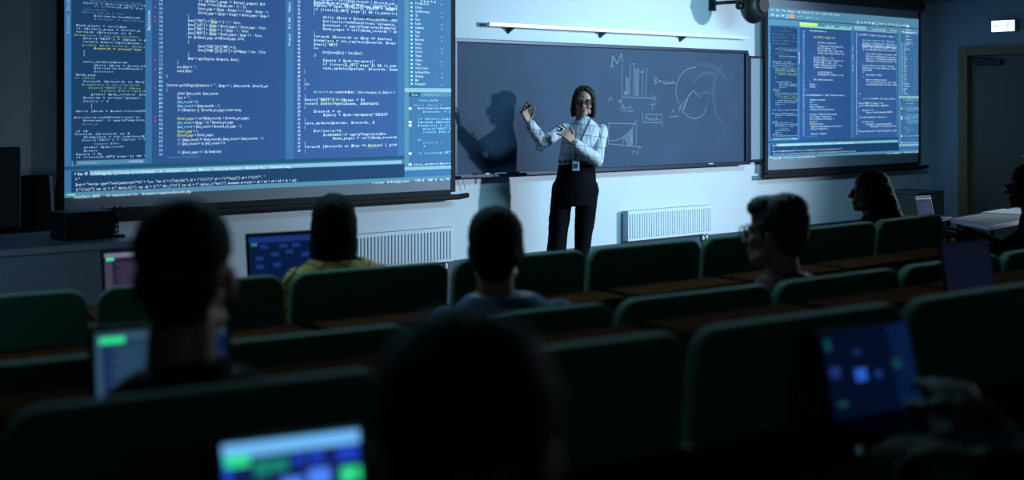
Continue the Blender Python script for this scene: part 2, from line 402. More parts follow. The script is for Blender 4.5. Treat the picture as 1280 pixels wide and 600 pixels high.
# the picture: rectangles (u0,v0,u1,v1,material) and text runs (u0,u1,v,text,material,size)
RECT = []; TXT = []; VTX = []
cu1 = L(189.7, 0)[0]; cu0 = L(181.5, 0)[0]; ce = L(357, 0)[0]; c2 = L(367, 0)[0]; c2e = L(497, 0)[0]; pn = L(505.5, 0)[0]; pn2 = L(511, 0)[0]
sb0 = L(89, 0)[0]
vc = L(190, 205.5)[1]; vtop = 0.882
RECT += [(0, 0, 1, 1, 's_gap'), (sb0, L(80, 206)[1], cu0, vtop, 's_side'), (cu1, vc, ce, vtop, 's_code'), (c2, vc, c2e, vtop, 's_code2')]
RECT += [(pn, L(507, 211)[1], 1, vtop, 's_panel'), (pn, L(507, 211)[1], pn2, vtop, 's_bar')]
RECT += [(0, 0, 1, L(80.5, 241)[1], 's_bar'), (sb0, L(80, 241)[1], pn, L(80, 221)[1], 's_cons'), (0, L(80, 213)[1], pn, L(80, 208)[1], 's_dim'),
         (sb0, L(80, 220)[1], L(502, 0)[0], L(80, 215)[1], 's_light'), (sb0, L(80, 221)[1], L(112, 0)[0], L(80, 214.5)[1], 's_cons'),
         (L(95, 0)[0], L(95, 206)[1], L(181, 0)[0], L(95, 201)[1], 's_bar'),
         (0.006, 0.008, 0.022, L(80.5, 243)[1], 't_green'), (pn, L(507, 115)[1], 1, L(507, 110)[1], 's_light'), (pn, L(507, 120.5)[1], 1, L(507, 116)[1], 's_bar'),
         (pn, L(507, 213)[1], 1, L(507, 209)[1], 's_light'), (pn2, L(511, 120.5)[1], L(525, 0)[0], L(511, 116)[1], 's_side'),
         (L(89.5, 0)[0], L(89, 208)[1], L(91.5, 0)[0], L(89, 201)[1], 's_bar')]
# top of the window: menu, toolbar and tab strips
RECT += [(0, 0.885, 1, 1, 's_bar'), (0, 0.925, 1, 0.932, 's_dim'), (0, 0.884, cu0, 0.905, 's_bar'), (cu1, 0.895, 0.30, 0.915, 't_yellow'),
         (cu1, 0.884, ce, 0.892, 't_green'), (c2, 0.892, 0.62, 0.915, 's_light'), (c2, 0.884, c2e, 0.889, 's_light'), (0.13, 0.94, 0.155, 0.965, 't_orange')]
Z = 0.0158
def T(u0, u1, v, t, m='t_white', s=Z): TXT.append((u0, u1, v, t, m, s))
T(0.01, 0.44, 0.985, 'File  Edit  View  Navigate  Code  Refactor  Run  Tools  Window  Help  project', 't_white', 0.018)
T(0.01, 0.12, 0.952, '== oo <> []', 't_white', 0.026); T(0.17, 0.30, 0.952, '+ * ~ # = / o', 't_cyan', 0.024)
T(0.55, 0.92, 0.945, '[] oo == <> ## [] =o= || << >> [] oo == ##', 't_white', 0.026)
T(0.34, 0.52, 0.902, 'index.php    template.php', 't_white', 0.018); T(0.66, 0.83, 0.902, 'record.php   class', 't_white', 0.018)
T(0.875, 0.98, 0.897, 'Bookmarks', 't_white', 0.018)
# words the code is made of
POOL = ["$num_pages = ceil($num_records / $records_per_page);", "if ($start_page > $total_pages) $start_page = 1;",
 "foreach ($records as $key => $value) {", "$template = str_replace($search, $replace, $html);", "$vars['NEXT'] = ($page < $total_pages) ? $page + 1 : false;",
 "return $this->get($name, $default, $filter);", "global $pdo_record, $num_records, $template;", "$search = array('{page}', '{total}', '{link}');",
 "$query = $pdo->prepare('SELECT * FROM records');", "if (isset($_GET['page']) && is_numeric($_GET['page']))", "case_update($params, $records, $num_records);",
 "while ($row = $stmt->fetch(PDO::FETCH_ASSOC)) {", "$criteria->addCondition('category_id', $id);", "$content .= applyTemplate($template, $vars);"]
def code(n, seed):
    s = POOL[seed % len(POOL)]
    while len(s) < n: s += ' '+POOL[(seed*5+len(s)) % len(POOL)]
    return s[:n]
def line(kind, x0, x1, y, txt=None, m='t_white', s=Z, cw=1.75, first=None):
    """a text run given at its place on the left screen"""
    u0, v = L(x0, y); u1 = L(x1, y)[0]
    wpx = {'s': 0.0053, 'c': 0.0058, 'd': 0.0062, 'p': 0.0070}[kind]
    n = max(1, int(round((u1-u0)/wpx)))
    t = txt if txt else code(n, len(TXT))
    if first:
        k = len(t.split(' ')[0]); um = u0+(u1-u0)*k/len(t)
        T(u0, um, v, t[:k], first, s); T(um, u1, v, t[k:], m, s)
    else: T(u0, u1, v, t, m, s)
A = lambda x, y, oy: (78+x/6.667, oy+y/6.667)
SIDE_L = [(225,660,5,0,'t_dim'),(165,690,22,0,'t_soft'),(255,665,50,0,'t_soft'),(165,370,75,0,'t_dim'),(155,510,100,0,'t_dim'),(255,645,132,0,'t_white'),(255,670,158,0,'t_dim'),
 (105,530,208,0,'t_white'),(105,645,235,0,'t_white'),(105,565,262,0,'t_white'),(90,635,290,0,'t_ygs'),(165,690,318,0,'t_white'),(165,660,346,0,'t_white'),(155,690,374,0,'t_yellow'),(255,650,402,0,'t_yellow'),
 (165,185,428,0,'t_white'),(165,185,455,0,'t_white'),(165,535,512,0,'t_white'),(255,690,543,0,'t_white'),(255,665,567,0,'t_white'),(255,420,595,0,'t_soft'),
 (105,270,88,80,'t_white'),(90,265,115,80,'t_yellow'),(165,680,143,80,'t_white'),(155,640,170,80,'t_yellow'),(210,645,198,80,'t_yellow'),(315,690,223,80,'t_ygs'),(230,690,252,80,'t_white'),(165,690,280,80,'t_white'),
 (165,380,308,80,'t_soft'),(230,245,337,80,'t_white'),(230,245,362,80,'t_white'),(105,690,393,80,'t_white'),(90,640,445,80,'t_white'),(165,680,470,80,'t_white'),(155,290,500,80,'t_dim'),(105,205,560,80,'t_white'),
 (95,555,18,165,'t_white'),(170,680,42,165,'t_white'),(155,685,68,165,'t_soft'),(255,470,98,165,'t_soft'),(170,510,127,165,'t_white'),(170,285,156,165,'t_white'),(105,325,185,165,'t_white'),(105,690,211,165,'t_white')]
for x0, x1, y, oy, m in SIDE_L:
    m = 't_thin' if m == 't_white' else 't_ygs' if m == 't_yellow' and y != 402 else m
    a = A(x0, y, oy); b = A(x1, y, oy); n = (x1-x0)
    line('s', a[0], b[0], a[1], '}' if n < 25 else None, m, 0.0092)
for y in (33, 37.5, 42, 46, 50, 54):
    u0, v = Rr_(964, y); T(u0, Rr_(985+(y*7) % 13, y)[0], v, code(20, int(y)), 't_dim', 0.012)
B_ = lambda x, y: (185+x/6, y/6)
CODE1 = [(370,735,30,"$range = floor(($pages_max - 1) / 2);"),(370,900,62,"$start_page = ($page - $range) > 1 ? $page - $range : 1;"),(370,900,94,"$finish_page = ($page + $range) < $total_pages ? $page +"),(293,303,120,'}'),
 (293,690,152,"$vars['FIRST'] = ($page > 1) ? 1 : false;"),(293,880,184,"$vars['LAST'] = ($page < $total_pages) ? $total_pages : false;"),(293,750,214,"$vars['PREV'] = ($page > 1) ? $page - 1 : false;"),
 (293,850,245,"$vars['NEXT'] = ($page < $total_pages) ? $page + 1 : false;"),(293,715,277,"for ($i=$start_page; $i<=$finish_page; $i++)"),(293,303,312,'{'),
 (370,660,345,"$vars['PAGES'][$i]['NUM'] = $i;"),(370,880,375,"$vars['PAGES'][$i]['ACT'] = ($i==$page) ? true : false;"),(293,303,405,'}'),(293,680,437,"$html = applyTemplate ($template, $vars);"),
 (213,223,467,'}'),(210,360,500,"else $html = '';"),(210,330,530,"return $html;"),(132,142,570,'}')]
for x0, x1, y, t in CODE1:
    a = B_(x0, y); b = B_(x1, y); line('c', a[0], b[0], a[1], t)
for y in (152, 184, 214, 245):                         # highlighted names in the four lines
    a = B_(462, y); b = B_(510, y); u0, v = L(*a); RECT.append((u0, v-.007, L(b[0], 0)[0], v+.007, 's_hl'))
E_ = lambda x, y: (185+x/5.456, 95+y/5.456)
CODE1B = [(120,815,60,"function getSubPages($template = '', $page = 1, $num_records, $records_per",None),(120,128,90,'{',None),(195,480,117,"global $pdo_record, $num_records;",None),(195,285,147,"$ret = '';",None),
 (195,340,175,"$obj_record = 0;",'t_cyan'),(195,490,202,"$max_record = $num_records - 1;",'t_cyan'),(195,635,231,"if (!$template || !$records_per_page) return array;",None),
 (195,690,288,"$total_pages = ceil($num_records / $records_per_page);",'t_yellow'),(195,580,317,"$obj_record = ($page - 1) * $records_per_page;",'t_cyan'),(195,635,345,"$max_record = $obj_record + $records_per_page - 1;",'t_cyan'),
 (195,340,376,"$start_page = 1;",'t_yellow'),(195,445,403,"$finish_page = $total_pages;",'t_yellow'),(195,785,434,"if ($max_record >= $num_records) $max_record = $num_records - 1;",'t_cyan'),
 (195,525,462,"if ($obj_record < 0) $obj_record = 0;",'t_cyan'),(195,495,520,"if ($total_pages > 1 && $template)",'t_cyan')]
for x0, x1, y, t, fc in CODE1B:
    a = E_(x0, y); b = E_(x1, y); line('c', a[0], b[0], a[1], t, 't_white', first=fc)
u0, v = L(*E_(130, 556)); RECT.append((u0, v-.003, L(E_(350, 0)[0], 0)[0], v+.003, 's_gap'))
for y, x0, x1, m in ((38, 1011, 1032, 't_white'), (46, 1016, 1043, 't_yellow'), (53, 1021, 1044, 't_white'), (57, 1021, 1053, 't_white')):
    u0, v = Rr_(x0, y); T(u0, Rr_(x1, y)[0], v, code(int((x1-x0)*1.1), int(y)), m)
F_ = lambda x, y: (355+x/6, y/6)
CODE2 = [(215,845,12,None),(215,845,38,None),(215,845,67,None),(215,222,97,'{'),(283,845,127,None),(283,835,157,None),(283,835,186,None),(283,845,214,None),(215,222,243,'}'),(215,805,270,None),(215,835,300,None),
 (215,395,330,None),(215,250,358,'else'),(283,590,390,"$ret[$param][$key] = '$vars[$key]';"),(215,235,415,'if'),(283,680,450,None),(283,835,480,None),(283,845,509,None),(145,152,535,'}')]
for x0, x1, y, t in CODE2:
    a = F_(x0, y); b = F_(x1, y); line('d', a[0], b[0], a[1], t, 't_white')
G_ = lambda x, y: (355+x/5.453, 95+y/5.453)
CODE2B = [(133,140,27,'}'),(133,165,53,'else'),(133,140,80,'{'),(195,755,107,"$criteria = new \\common\\db\\Model : $this->category_id, $where = 1;"),(133,140,135,'}'),(133,545,160,None),(133,660,187,None),(133,140,213,'{'),(195,385,240,None),
 (260,700,264,None),(133,140,297,'}'),(133,610,320,None),(133,140,348,'{'),(195,385,373,None),(260,690,400,None),(325,765,424,None),(133,140,455,'}'),(133,765,482,None),(133,140,510,'{')]
for k, (x0, x1, y, t) in enumerate(CODE2B):
    a = G_(x0, y); b = G_(x1, y); line('d', a[0], b[0], a[1], t, 't_white', first='t_green' if k == 3 else None)
for x0, x1, y in ((250,400,160),(265,395,187),(530,650,187),(500,600,264),(300,420,400),(560,640,482)):      # green identifiers
    a = G_(x0, y); b = G_(x1, y); u0, v = L(*a); RECT.append((u0, v-.006, L(b[0], 0)[0], v+.006, 's_hl'))
for x0, x1, y in ((340,520,42),(320,400,300),(300,390,330),(430,640,480),(560,840,127)):
    a = F_(x0, y); b = F_(x1, y); u0, v = L(*a); RECT.append((u0, v-.006, L(b[0], 0)[0], v+.006, 's_dim'))
for y, x0, x1, m in ((43, 1072, 1118, 't_white'), (50, 1077, 1119, 't_cyan'), (53.5, 1077, 1119, 't_white'), (57, 1077, 1120, 't_white')):
    u0, v = Rr_(x0, y); T(u0, Rr_(x1, y)[0], v, code(int((x1-x0)*1.1), int(y)+3), m)
# line numbers and break points
v0 = L(200, 193)[1]; dv = (L(200, 0)[1]-L(200, 193)[1])/36.0; k = 0; v = v0
while v < 0.872:
    T(L(197.5, 0)[0], L(202.5, 0)[0], v, str(101-k) if k < 3 else str(134-k) if k > 20 else str(100-k), 't_cyan', Z); v += dv; k += 1
for y in (9, 21, 26, 75, 87, 110, 146, 151):
    u, v = L(192.5, y); RECT.append((u, v-.0035, u+.003, v+.0035, 't_red'))
v = L(372.5, 188)[1]; k = 0
while v < 0.872:
    T(L(370.8, 0)[0], L(374.4, 0)[0], v, str(68-k) if k < 58 else '9', 't_white', Z); v += dv*0.985; k += 1
VTX += [(L(360.5, 0)[0], L(360.5, 57)[1], L(360.5, 3)[1], 'Project   Git Hub   Commit', 't_white'), (L(184.8, 0)[0], L(185, 38)[1], L(185, 13)[1], 'Explorations', 't_white'),
        (L(84, 0)[0], L(84, 42)[1], L(84, -10)[1], 'Services  Database', 't_soft')]
# right hand list and lower pane
H_ = lambda x, y: (495+x/5, y/5)
LST = ['Production','Library','QuickReferences','ID','Units','Records','Comments','Pages','Tests','Migrations','Server','Styles','Scripts','Themes','Vendors','Views','Controllers','DatabaseTables','Changelog','Man','Documents']
for i, (y, x1) in enumerate(zip((20,45,70,97,122,147,172,198,223,247,273,298,322,348,375,400,424,450,475,500,524), (200,155,205,130,145,150,170,145,140,170,155,155,160,155,160,150,195,205,165,135,180))):
    a = H_(115, y); line('p', a[0], 495+x1/5, a[1], LST[i], 't_white', 0.015)
    u, v = L(*H_(86, y)); RECT.append((u, v-.004, u+.007, v+.004, 't_cyan'))
    if i % 3 != 1: u, v = L(*H_(277, y+9)); RECT.append((u, v-.003, u+.004, v+.003, 't_soft'))
for i, y in enumerate((33, 37, 41, 45, 49, 53)):
    u0, v = Rr_(1131, y); T(u0, Rr_(1136+i % 3*2, y)[0], v, LST[i+3], 't_white', 0.015)
I_ = lambda x, y: (495+x/3.87, 100+y/3.87)
for x0, x1, y, m in ((105,200,97,'t_cyan'),(78,230,121,'t_soft'),(100,260,136,'t_white'),(125,260,153,'t_cyan'),(100,103,170,'t_soft'),(100,260,188,'t_cyan'),(100,260,204,'t_white'),(100,260,220,'t_cyan'),(125,260,236,'t_cyan'),
        (125,255,252,'t_cyan'),(100,120,288,'t_cyan'),(125,220,303,'t_soft'),(125,140,320,'t_soft'),(100,260,354,'t_cyan'),(78,260,408,'t_white'),(78,215,422,'t_soft')):
    a = I_(x0, y); line('p', a[0], 495+x1/3.87, a[1], None, m, 0.012)
for y in (138, 204, 220, 356, 408):
    u, v = L(*I_(62, y)); RECT.append((u-.003, v-.005, u+.006, v+.005, 't_white'))
# console, tabs, status bar
T(L(92, 0)[0], L(109, 0)[0], L(92, 217.3)[1], '> Run HS', 't_white', 0.017)
for x0, x1, t in ((114,138,'o Debugging'),(142,160,'[] Testing'),(164,193,'# Class/Bookmarks'),(198,202,'>'),(208,226,'Project'),(232,262,'Layers  Metrics'),(268,300,'Profiler Events'),(306,330,'Network Git'),(336,362,'Console Log')):
    T(L(x0, 0)[0], L(x1, 0)[0], L(92, 217.6)[1], t, 't_white', 0.015)
T(L(93.5, 0)[0], L(99, 0)[0], L(93.5, 224)[1], '> "', 't_white', 0.017)
T(L(93.5, 0)[0], L(330, 0)[0], L(93.5, 230.6)[1], '$rez = "<script type=\\"text/javascript\\">\\n" + "a.m, "var x1 = (\\"a(a,b)x\\") a2 = \\"\\\\(\\\\\\")\\" a3 = \\"(\\"*a(a)(\\") x4 = \\"\\\\(\\\\\\"", "', 't_white', 0.0145)
T(L(93.5, 0)[0], L(371, 0)[0], L(93.5, 237)[1], '(\\"(\\\\w)\\") var a1 = (\\".dat(a,b)\\") var a2 = (\\"\\".dur,(\\"x\\") var a3 = \\".dat(a),(\\"Var(\\") document.write(a1 + a2 + a3 + a4 + a5 + x1 + a6);', 't_white', 0.0145)
T(L(91, 0)[0], L(124, 0)[0], L(92, 246)[1], 'localhost:8000', 't_white', 0.017)
T(L(132, 0)[0], L(171, 0)[0], L(92, 246)[1], 'All connections are live', 't_white', 0.015); T(L(176, 0)[0], L(238, 0)[0], L(92, 246)[1], 'documents/template/Records.php', 't_white', 0.015)
T(L(464, 0)[0], L(510, 0)[0], L(92, 246)[1], 'o Lines  # Breakpoints', 't_white', 0.015); T(L(518, 0)[0], L(560, 0)[0], L(92, 246)[1], 'UTF-8  PHP 8  Ln 94', 't_white', 0.015)
T(L(98, 0)[0], L(120, 0)[0], L(95, 203.5)[1], 'Breadcrumbs', 't_soft', 0.012); T(L(160, 0)[0], L(178, 0)[0], L(95, 203.5)[1], 'o Structure', 't_white', 0.012)
T(L(513, 0)[0], L(522, 0)[0], L(511, 118.2)[1], 'Class', 't_white', 0.014); T(L(528, 0)[0], L(548, 0)[0], L(511, 118.2)[1], 'Inspector', 't_soft', 0.013)

def picture(parent, x0, z0, x1, z1, y, names=('picture', 'code_text')):
    """the projected desktop: background mesh plus one text mesh per colour"""
    W, H = x1-x0, z1-z0; keys = sorted(set(r[4] for r in RECT)); bg = MB()
    for i, (u0, v0, u1, v1, m) in enumerate(RECT):
        a, b = x0+u0*W, x0+u1*W; c_, d_ = z0+v0*H, z0+v1*H; yy = y-0.00012*(i+1)
        bg.add([(a, yy, c_), (b, yy, c_), (b, yy, d_), (a, yy, d_)], [(0, 1, 2, 3)], keys.index(m))
    bg.build(names[0], [M[k_] for k_ in keys], parent)
    yt = y-0.00012*(len(RECT)+6); tk = sorted(set([t[4] for t in TXT]+[t[4] for t in VTX])); mb = MB()
    for (u0, u1, v, t, m, s) in TXT:
        n0 = len(mb.f); put_text(mb, t, x0+u0*W, x0+u1*W, z0+v*H, s*H*1.0, yt); 
        for q in range(n0, len(mb.f)): mb.m[q] = tk.index(m)
    for (u, v0, v1, t, m) in VTX:
        n0 = len(mb.f); put_text(mb, t, z0+v0*H, z0+v1*H, x0+u*W, 0.016*H, yt, rot=True)
        for q in range(n0, len(mb.f)): mb.m[q] = tk.index(m)
    mb.build(names[1], [M[k_] for k_ in tk], parent)

def screen(name, label, x0, z0, x1, z1, zf0, zf1, group):
    e = tag(empty(name, ((x0+x1)/2, WALL, zf0)), label, 'projection screen', group)
    cx = (x0+x1)/2; ox = lambda x: x-cx
    b = 0.045; lx0, lx1 = ox(x0), ox(x1); y = SP-WALL; Z0 = zf0
    MB().box(((lx0+lx1)/2, y+.006, (zf1-Z0)/2), (lx1-lx0, 0.008, zf1-Z0)).build('screen_fabric', M['fabric'], e)
    br = MB()
    br.box((lx0-b/2, y+.005, (zf1-Z0)/2-.01), (b, 0.012, zf1-Z0+.02)); br.box((lx1+b/2, y+.005, (zf1-Z0)/2-.01), (b, 0.012, zf1-Z0+.02))
    br.box(((lx0+lx1)/2, y+.004, -.025), (lx1-lx0, 0.012, 0.05))
    br.build('screen_border', M['bezel'], e)
    bar = MB(); bar.tube([(lx0-b-.04, y, -.06), (lx1+b+.04, y, -.06)], .022, 12)
    bar.caps([(lx1+b+.03, y, -.06), (lx1+b+.10, y-.02, -.05)], [.022, .02])
    bar.build('weight_bar', M['bezel'], e, smooth=False)
    hs = MB().box(((lx0+lx1)/2, y+.02, zf1-Z0+.035), (lx1-lx0+2*b+.1, 0.10, 0.10)); hs.build('roller_case', M['housing'], e, bevel=.01)
    picture(e, lx0, z0-Z0, lx1, z1-Z0, y-.0005)
    return e
zfL0 = (ray_y(80.5, 263, SP)[1]+ray_y(565, 237, SP)[1])/2
screen('projection_screen', 'large projection screen of program code at the left, cut by the picture top', uL0, zL0, uL1, zL1, zfL0, 2.62, 'projection screens on the front wall')
zfR0 = (ray_y(960, 212, SP)[1]+ray_y(1148, 203.5, SP)[1])/2
screen('projection_screen', 'smaller-looking projection screen of program code at the right, near the door', uR0, zR0, uR1, zR1, zfR0, zR1+.10, 'projection screens on the front wall')
# thin pull cord beside the left screen
px0, pz0 = ray_y(577, 222, WALL-.03); cc = MB()
cc.tube([(px0, WALL-.03, pz0+.05), (px0+.01, WALL-.035, pz0-.02), (px0+.03, WALL-.03, pz0-.07), (px0+.035, WALL-.03, pz0-.1)], .002, 5)
tag(cc.build('pull_cord', M['black']), 'thin dark pull cord hanging below the left corner of the blackboard', 'cord')

# ------------------------------------------------------------------ blackboard
bx0 = ray_y(571, 0, WALL-.04)[0]-.02; bx1 = ray_y(930, 0, WALL-.04)[0]; bz0, bz1 = 1.015, 2.055
bb = tag(empty('blackboard', ((bx0+bx1)/2, WALL, bz0)), 'wide dark blue blackboard with chalk graphs behind the lecturer', 'blackboard')
cx = (bx0+bx1)/2; lx = (bx1-bx0)/2; bh = bz1-bz0; yb = -.045
MB().box((0, yb+.015, bh/2), (2*lx, 0.03, bh)).build('board_surface', M['board'], bb)
f = MB()
f.box((0, yb-.004, bh+.012), (2*lx+.06, 0.045, 0.03)); f.box((0, yb-.004, -.008), (2*lx+.06, 0.045, 0.022))
f.box((lx+.02, yb-.004, bh/2), (0.045, 0.045, bh)); f.box((-lx-.012, yb-.004, bh/2), (0.03, 0.045, bh))
f.build('board_frame', M['board_frame'], bb, bevel=.004)
MB().box((0, yb-.045, -.022), (2*lx, 0.055, 0.008)).box((0, yb-.071, -.014), (2*lx, 0.006, 0.018)).build('chalk_ledge', M['board_frame'], bb)
YC = WALL+yb-.0015
def chalk(strokes, name, m, wd=0.006, mbx=None):
    mb = mbx or MB()
    for st in strokes:
        pts = [Vector((ray_y(px, py, YC)[0]-cx, yb-.0015, ray_y(px, py, YC)[1]-bz0)) for px, py in st]
        for i in range(len(pts)-1):
            a, b = pts[i], pts[i+1]; d_ = b-a
            if d_.length < 1e-5: continue
            n_ = Vector((-d_.z, 0, d_.x)).normalized()*wd/2; e_ = d_.normalized()*wd*.3
            mb.add([a-e_-n_, b+e_-n_, b+e_+n_, a-e_+n_], [(0, 1, 2, 3)])
    return mb.build(name, m, bb)
K = lambda pts: [(740+x/3.75, 55+y/3.75) for x, y in pts]
def arc(cx_, cy_, rx, ry, a0, a1, n=20): return [(cx_+rx*math.cos(R(a0+(a1-a0)*i/n)), cy_+ry*math.sin(R(a0+(a1-a0)*i/n))) for i in range(n+1)]
chalk([K([(92,108),(97,55),(118,92),(138,45),(142,82)]), K([(88,104),(102,101)])], 'chalk_letter', M['chalk'], .010)
g1 = [K([(142,95),(140,282)]), K([(140,248),(300,256)]), K([(284,240),(300,256),(286,268)]), K([(178,95),(180,172)]), K([(178,95),(198,92),(198,118)]), K([(160,155),(160,240)]),
      K([(196,118),(195,250)]), K([(218,110),(216,248)]), K([(198,120),(220,118)]), K([(220,132),(243,131)]), K([(238,115),(236,250)]), K([(256,112),(252,250)]),
      K([(148,240),(168,225),(150,225),(166,250)])]
for i in range(16): g1.append(K([(201, 125+i*7.5), (214, 130+i*7.5)]))
for i in range(10): g1.append(K([(162, 158+i*8), (178, 166+i*8)]))
chalk(g1, 'chalk_bar_graph', M['chalk'], .006)
for g_ in ([[(128,262),(124,272),(132,276),(136,266),(128,262)]], [[(272,283),(300,281)], [(286,282),(282,308)]], [[(78,270),(82,252),(92,252),(94,268)]],
           [[(134,308),(144,282),(152,306)], [(138,298),(152,296)], [(158,300),(166,296)], [(172,304),(178,288),(186,302)], [(140,312),(194,316)]]):
    chalk([K(a_) for a_ in g_], 'chalk_letter', M['chalk'], .006)
ln = lambda pts: [(800+x/6.667, 70+y/6.667) for x, y in pts]
chalk([ln([(118,180),(124,235)]), ln([(118,235),(145,222),(128,208),(146,185),(120,182)]), ln([(155,208),(180,205)]), ln([(158,218),(182,216)]), ln([(192,205),(200,240),(212,205)]),
       ln([(222,212),(232,232),(244,210),(238,236)]), ln([(255,210),(262,232),(275,205),(285,232)]), ln([(200,232),(310,225)])], 'chalk_formula', M['chalk'], .006)
ci = [ln(arc(455, 290, 155, 195, 90+55, 270+5)), ln([(320,440),(448,285)]), ln([(448,285),(405,330),(360,460)]), ln([(330,425),(395,350),(350,470)])]
ci += [ln(arc(455, 400, 105, 120, 20, 145)), ln([(448,285),(495,345)]), ln([(325,460),(350,420)])]
chalk(ci, 'chalk_circle_diagram', M['chalk'], .007)
chalk([ln([(498,310),(560,300),(640,340)]), ln(arc(560, 260, 110, 120, 200, 300)), ln(arc(520, 300, 220, 230, 260, 330)), ln([(545,440),(575,360)]), ln(arc(700, 320, 90, 230, 100, 260))], 'smudged_chalk', M['chalk_faint'], .03)
chalk([ln([(265,470),(275,445),(286,468)]), ln([(245,507),(320,502)])], 'chalk_small_label', M['chalk'], .006)
q = lambda pts: [(755+x/7.5, 115+y/7.5) for x, y in pts]
bxs = [q([(362,190),(366,285)]), q([(392,208),(545,212),(542,290),(365,285)]), q([(550,300),(552,330)]), q([(390,270),(390,225),(410,240),(392,248)]), q([(418,262),(424,246),(430,264)]),
       q([(438,262),(440,246),(452,248),(452,266)]), q([(462,250),(460,266),(474,266),(476,248)]), q([(490,225),(490,270)]), q([(500,262),(512,250),(520,268)])]
chalk(bxs, 'chalk_boxed_word', M['chalk'], .006)
g2 = [q([(40,293),(300,297)]), q([(45,290),(40,480)]), q([(40,485),(345,518)]), q([(325,505),(350,519),(322,528)]), q([(40,455),(90,456),(150,440),(205,405),(260,350),(305,262)]), q([(305,300),(300,515)]),
      q([(270,345),(268,512)]), q([(180,425),(182,505)]), q([(268,560),(290,548),(275,578),(262,585)]), q([(305,555),(325,585)]), q([(325,552),(302,586)])]
for i in range(9): g2.append(q([(186+i*9, 420-i*8), (min(268, 226+i*9), 500)]))
chalk(g2, 'chalk_curve_graph', M['chalk'], .006)
for a_ in ([(0,242),(60,243)], [(20,262),(45,262)], [(485,310),(488,385)]): chalk([q(a_)], 'chalk_tick', M['chalk_faint'], .008)
# things on the ledge
zl = bz0-.018+.012
def ledge_thing(px, mat_, label, ln_=0.13, r=.010, cat='marker'):
    x = ray_y(px, 0, WALL-.09)[0]
    e = tag(empty('marker_pen' if cat == 'marker' else 'chalk_stick', (x, WALL-.092, zl)), label, cat)
    MB().cone((-ln_/2, 0, 0), r, (ln_/2*.4, 0, 0), r).build('barrel', mat_, e)
    MB().cone((ln_/2*.4, 0, 0), r*1.12, (ln_/2, 0, 0), r).build('cap', M['rail'], e)
ledge_thing(603, M['black'], 'leftmost marker pen on the blackboard ledge, beside the left screen')
ledge_thing(625, M['rail'], 'pale marker pen on the ledge under the lecturer\'s shadow')
xk = ray_y(888, 0, WALL-.09)[0]
tag(MB().cone((-.03, 0, 0), .007, (.03, 0, 0), .008).xf(Matrix.Translation((xk, WALL-.092, zl))).build('chalk_stick', M['paper']), 'short white chalk stick at the right end of the blackboard ledge', 'chalk')
# glossy white board leaf beside it
wx0, _ = ray_y(936, 0, WALL-.05); wx1, _ = ray_y(962, 0, WALL-.05)
wb = tag(empty('whiteboard', ((wx0+wx1)/2, WALL, 1.03)), 'narrow glossy white board leaf between blackboard and right screen', 'whiteboard')
MB().box((0, -.035, .49), (wx1-wx0, 0.03, 0.98)).build('board_panel', M['white_board'], wb)
MB().box((-(wx1-wx0)/2+.01, -.04, .49), (0.02, 0.05, 1.02)).box((0, -.04, -.012), (wx1-wx0, .05, .02)).box((0, -.04, .992), (wx1-wx0, .05, .02)).build('board_frame', M['board_frame'], wb, bevel=.003)
# rail over the blackboard
rx0, rz = ray_y(611, 28, WALL-.08); rx1, rz1 = ray_y(936, 49, WALL-.08); rz = (rz+rz1)/2
ra = tag(empty('wall_rail', (rx0, WALL, rz)), 'long thin white rail on small brackets above the blackboard', 'rail')
MB().box(((rx1-rx0)/2, -.07, 0), (rx1-rx0, 0.035, 0.034)).build('rail_bar', M['rail'], ra, bevel=.004)
for px in (645, 760, 860):
    bxp = ray_y(px, 0, WALL-.1)[0]-rx0
    MB().add([(bxp-.012, -.08, -.017), (bxp+.012, -.08, -.017), (bxp+.012, 0, -.017), (bxp-.012, 0, -.017), (bxp-.008, 0, -.065), (bxp+.008, 0, -.065)],
             [(0, 1, 2, 3), (0, 4, 5, 1), (2, 5, 4, 3), (0, 3, 4), (1, 5, 2)]).build('bracket', M['housing'], ra)

# ------------------------------------------------------------------ black wall loudspeaker at the top
sx, sz = ray_y(942, 8, WALL-.45)
sp = tag(empty('wall_speaker', (sx, WALL-.45, sz)), 'round black loudspeaker hanging at the top, left of the right screen', 'speaker')
s_ = MB().ell((0, 0, 0.01), (.135, .12, .17), nu=28, nv=18); s_.build('speaker_body', M['black'], sp, smooth=True)
MB().cone((0, -.10, 0.01), .085, (0, -.125, .01), .07, n=28).build('speaker_grille', M['seatshell'], sp, smooth=False)
MB().tube([(0, .1, .05), (-.06, .28, .05), (-.06, .45, .05)], .018).box((-.06, .44, .05), (.09, .02, .14)).build('wall_bracket', M['housing'], sp)
MB().ell((-.15, .05, 0), (.028, .035, .035)).cone((-.15, .05, .0), .016, (-.15, .05, .12), .016).build('swivel_joint', M['black'], sp, smooth=True)

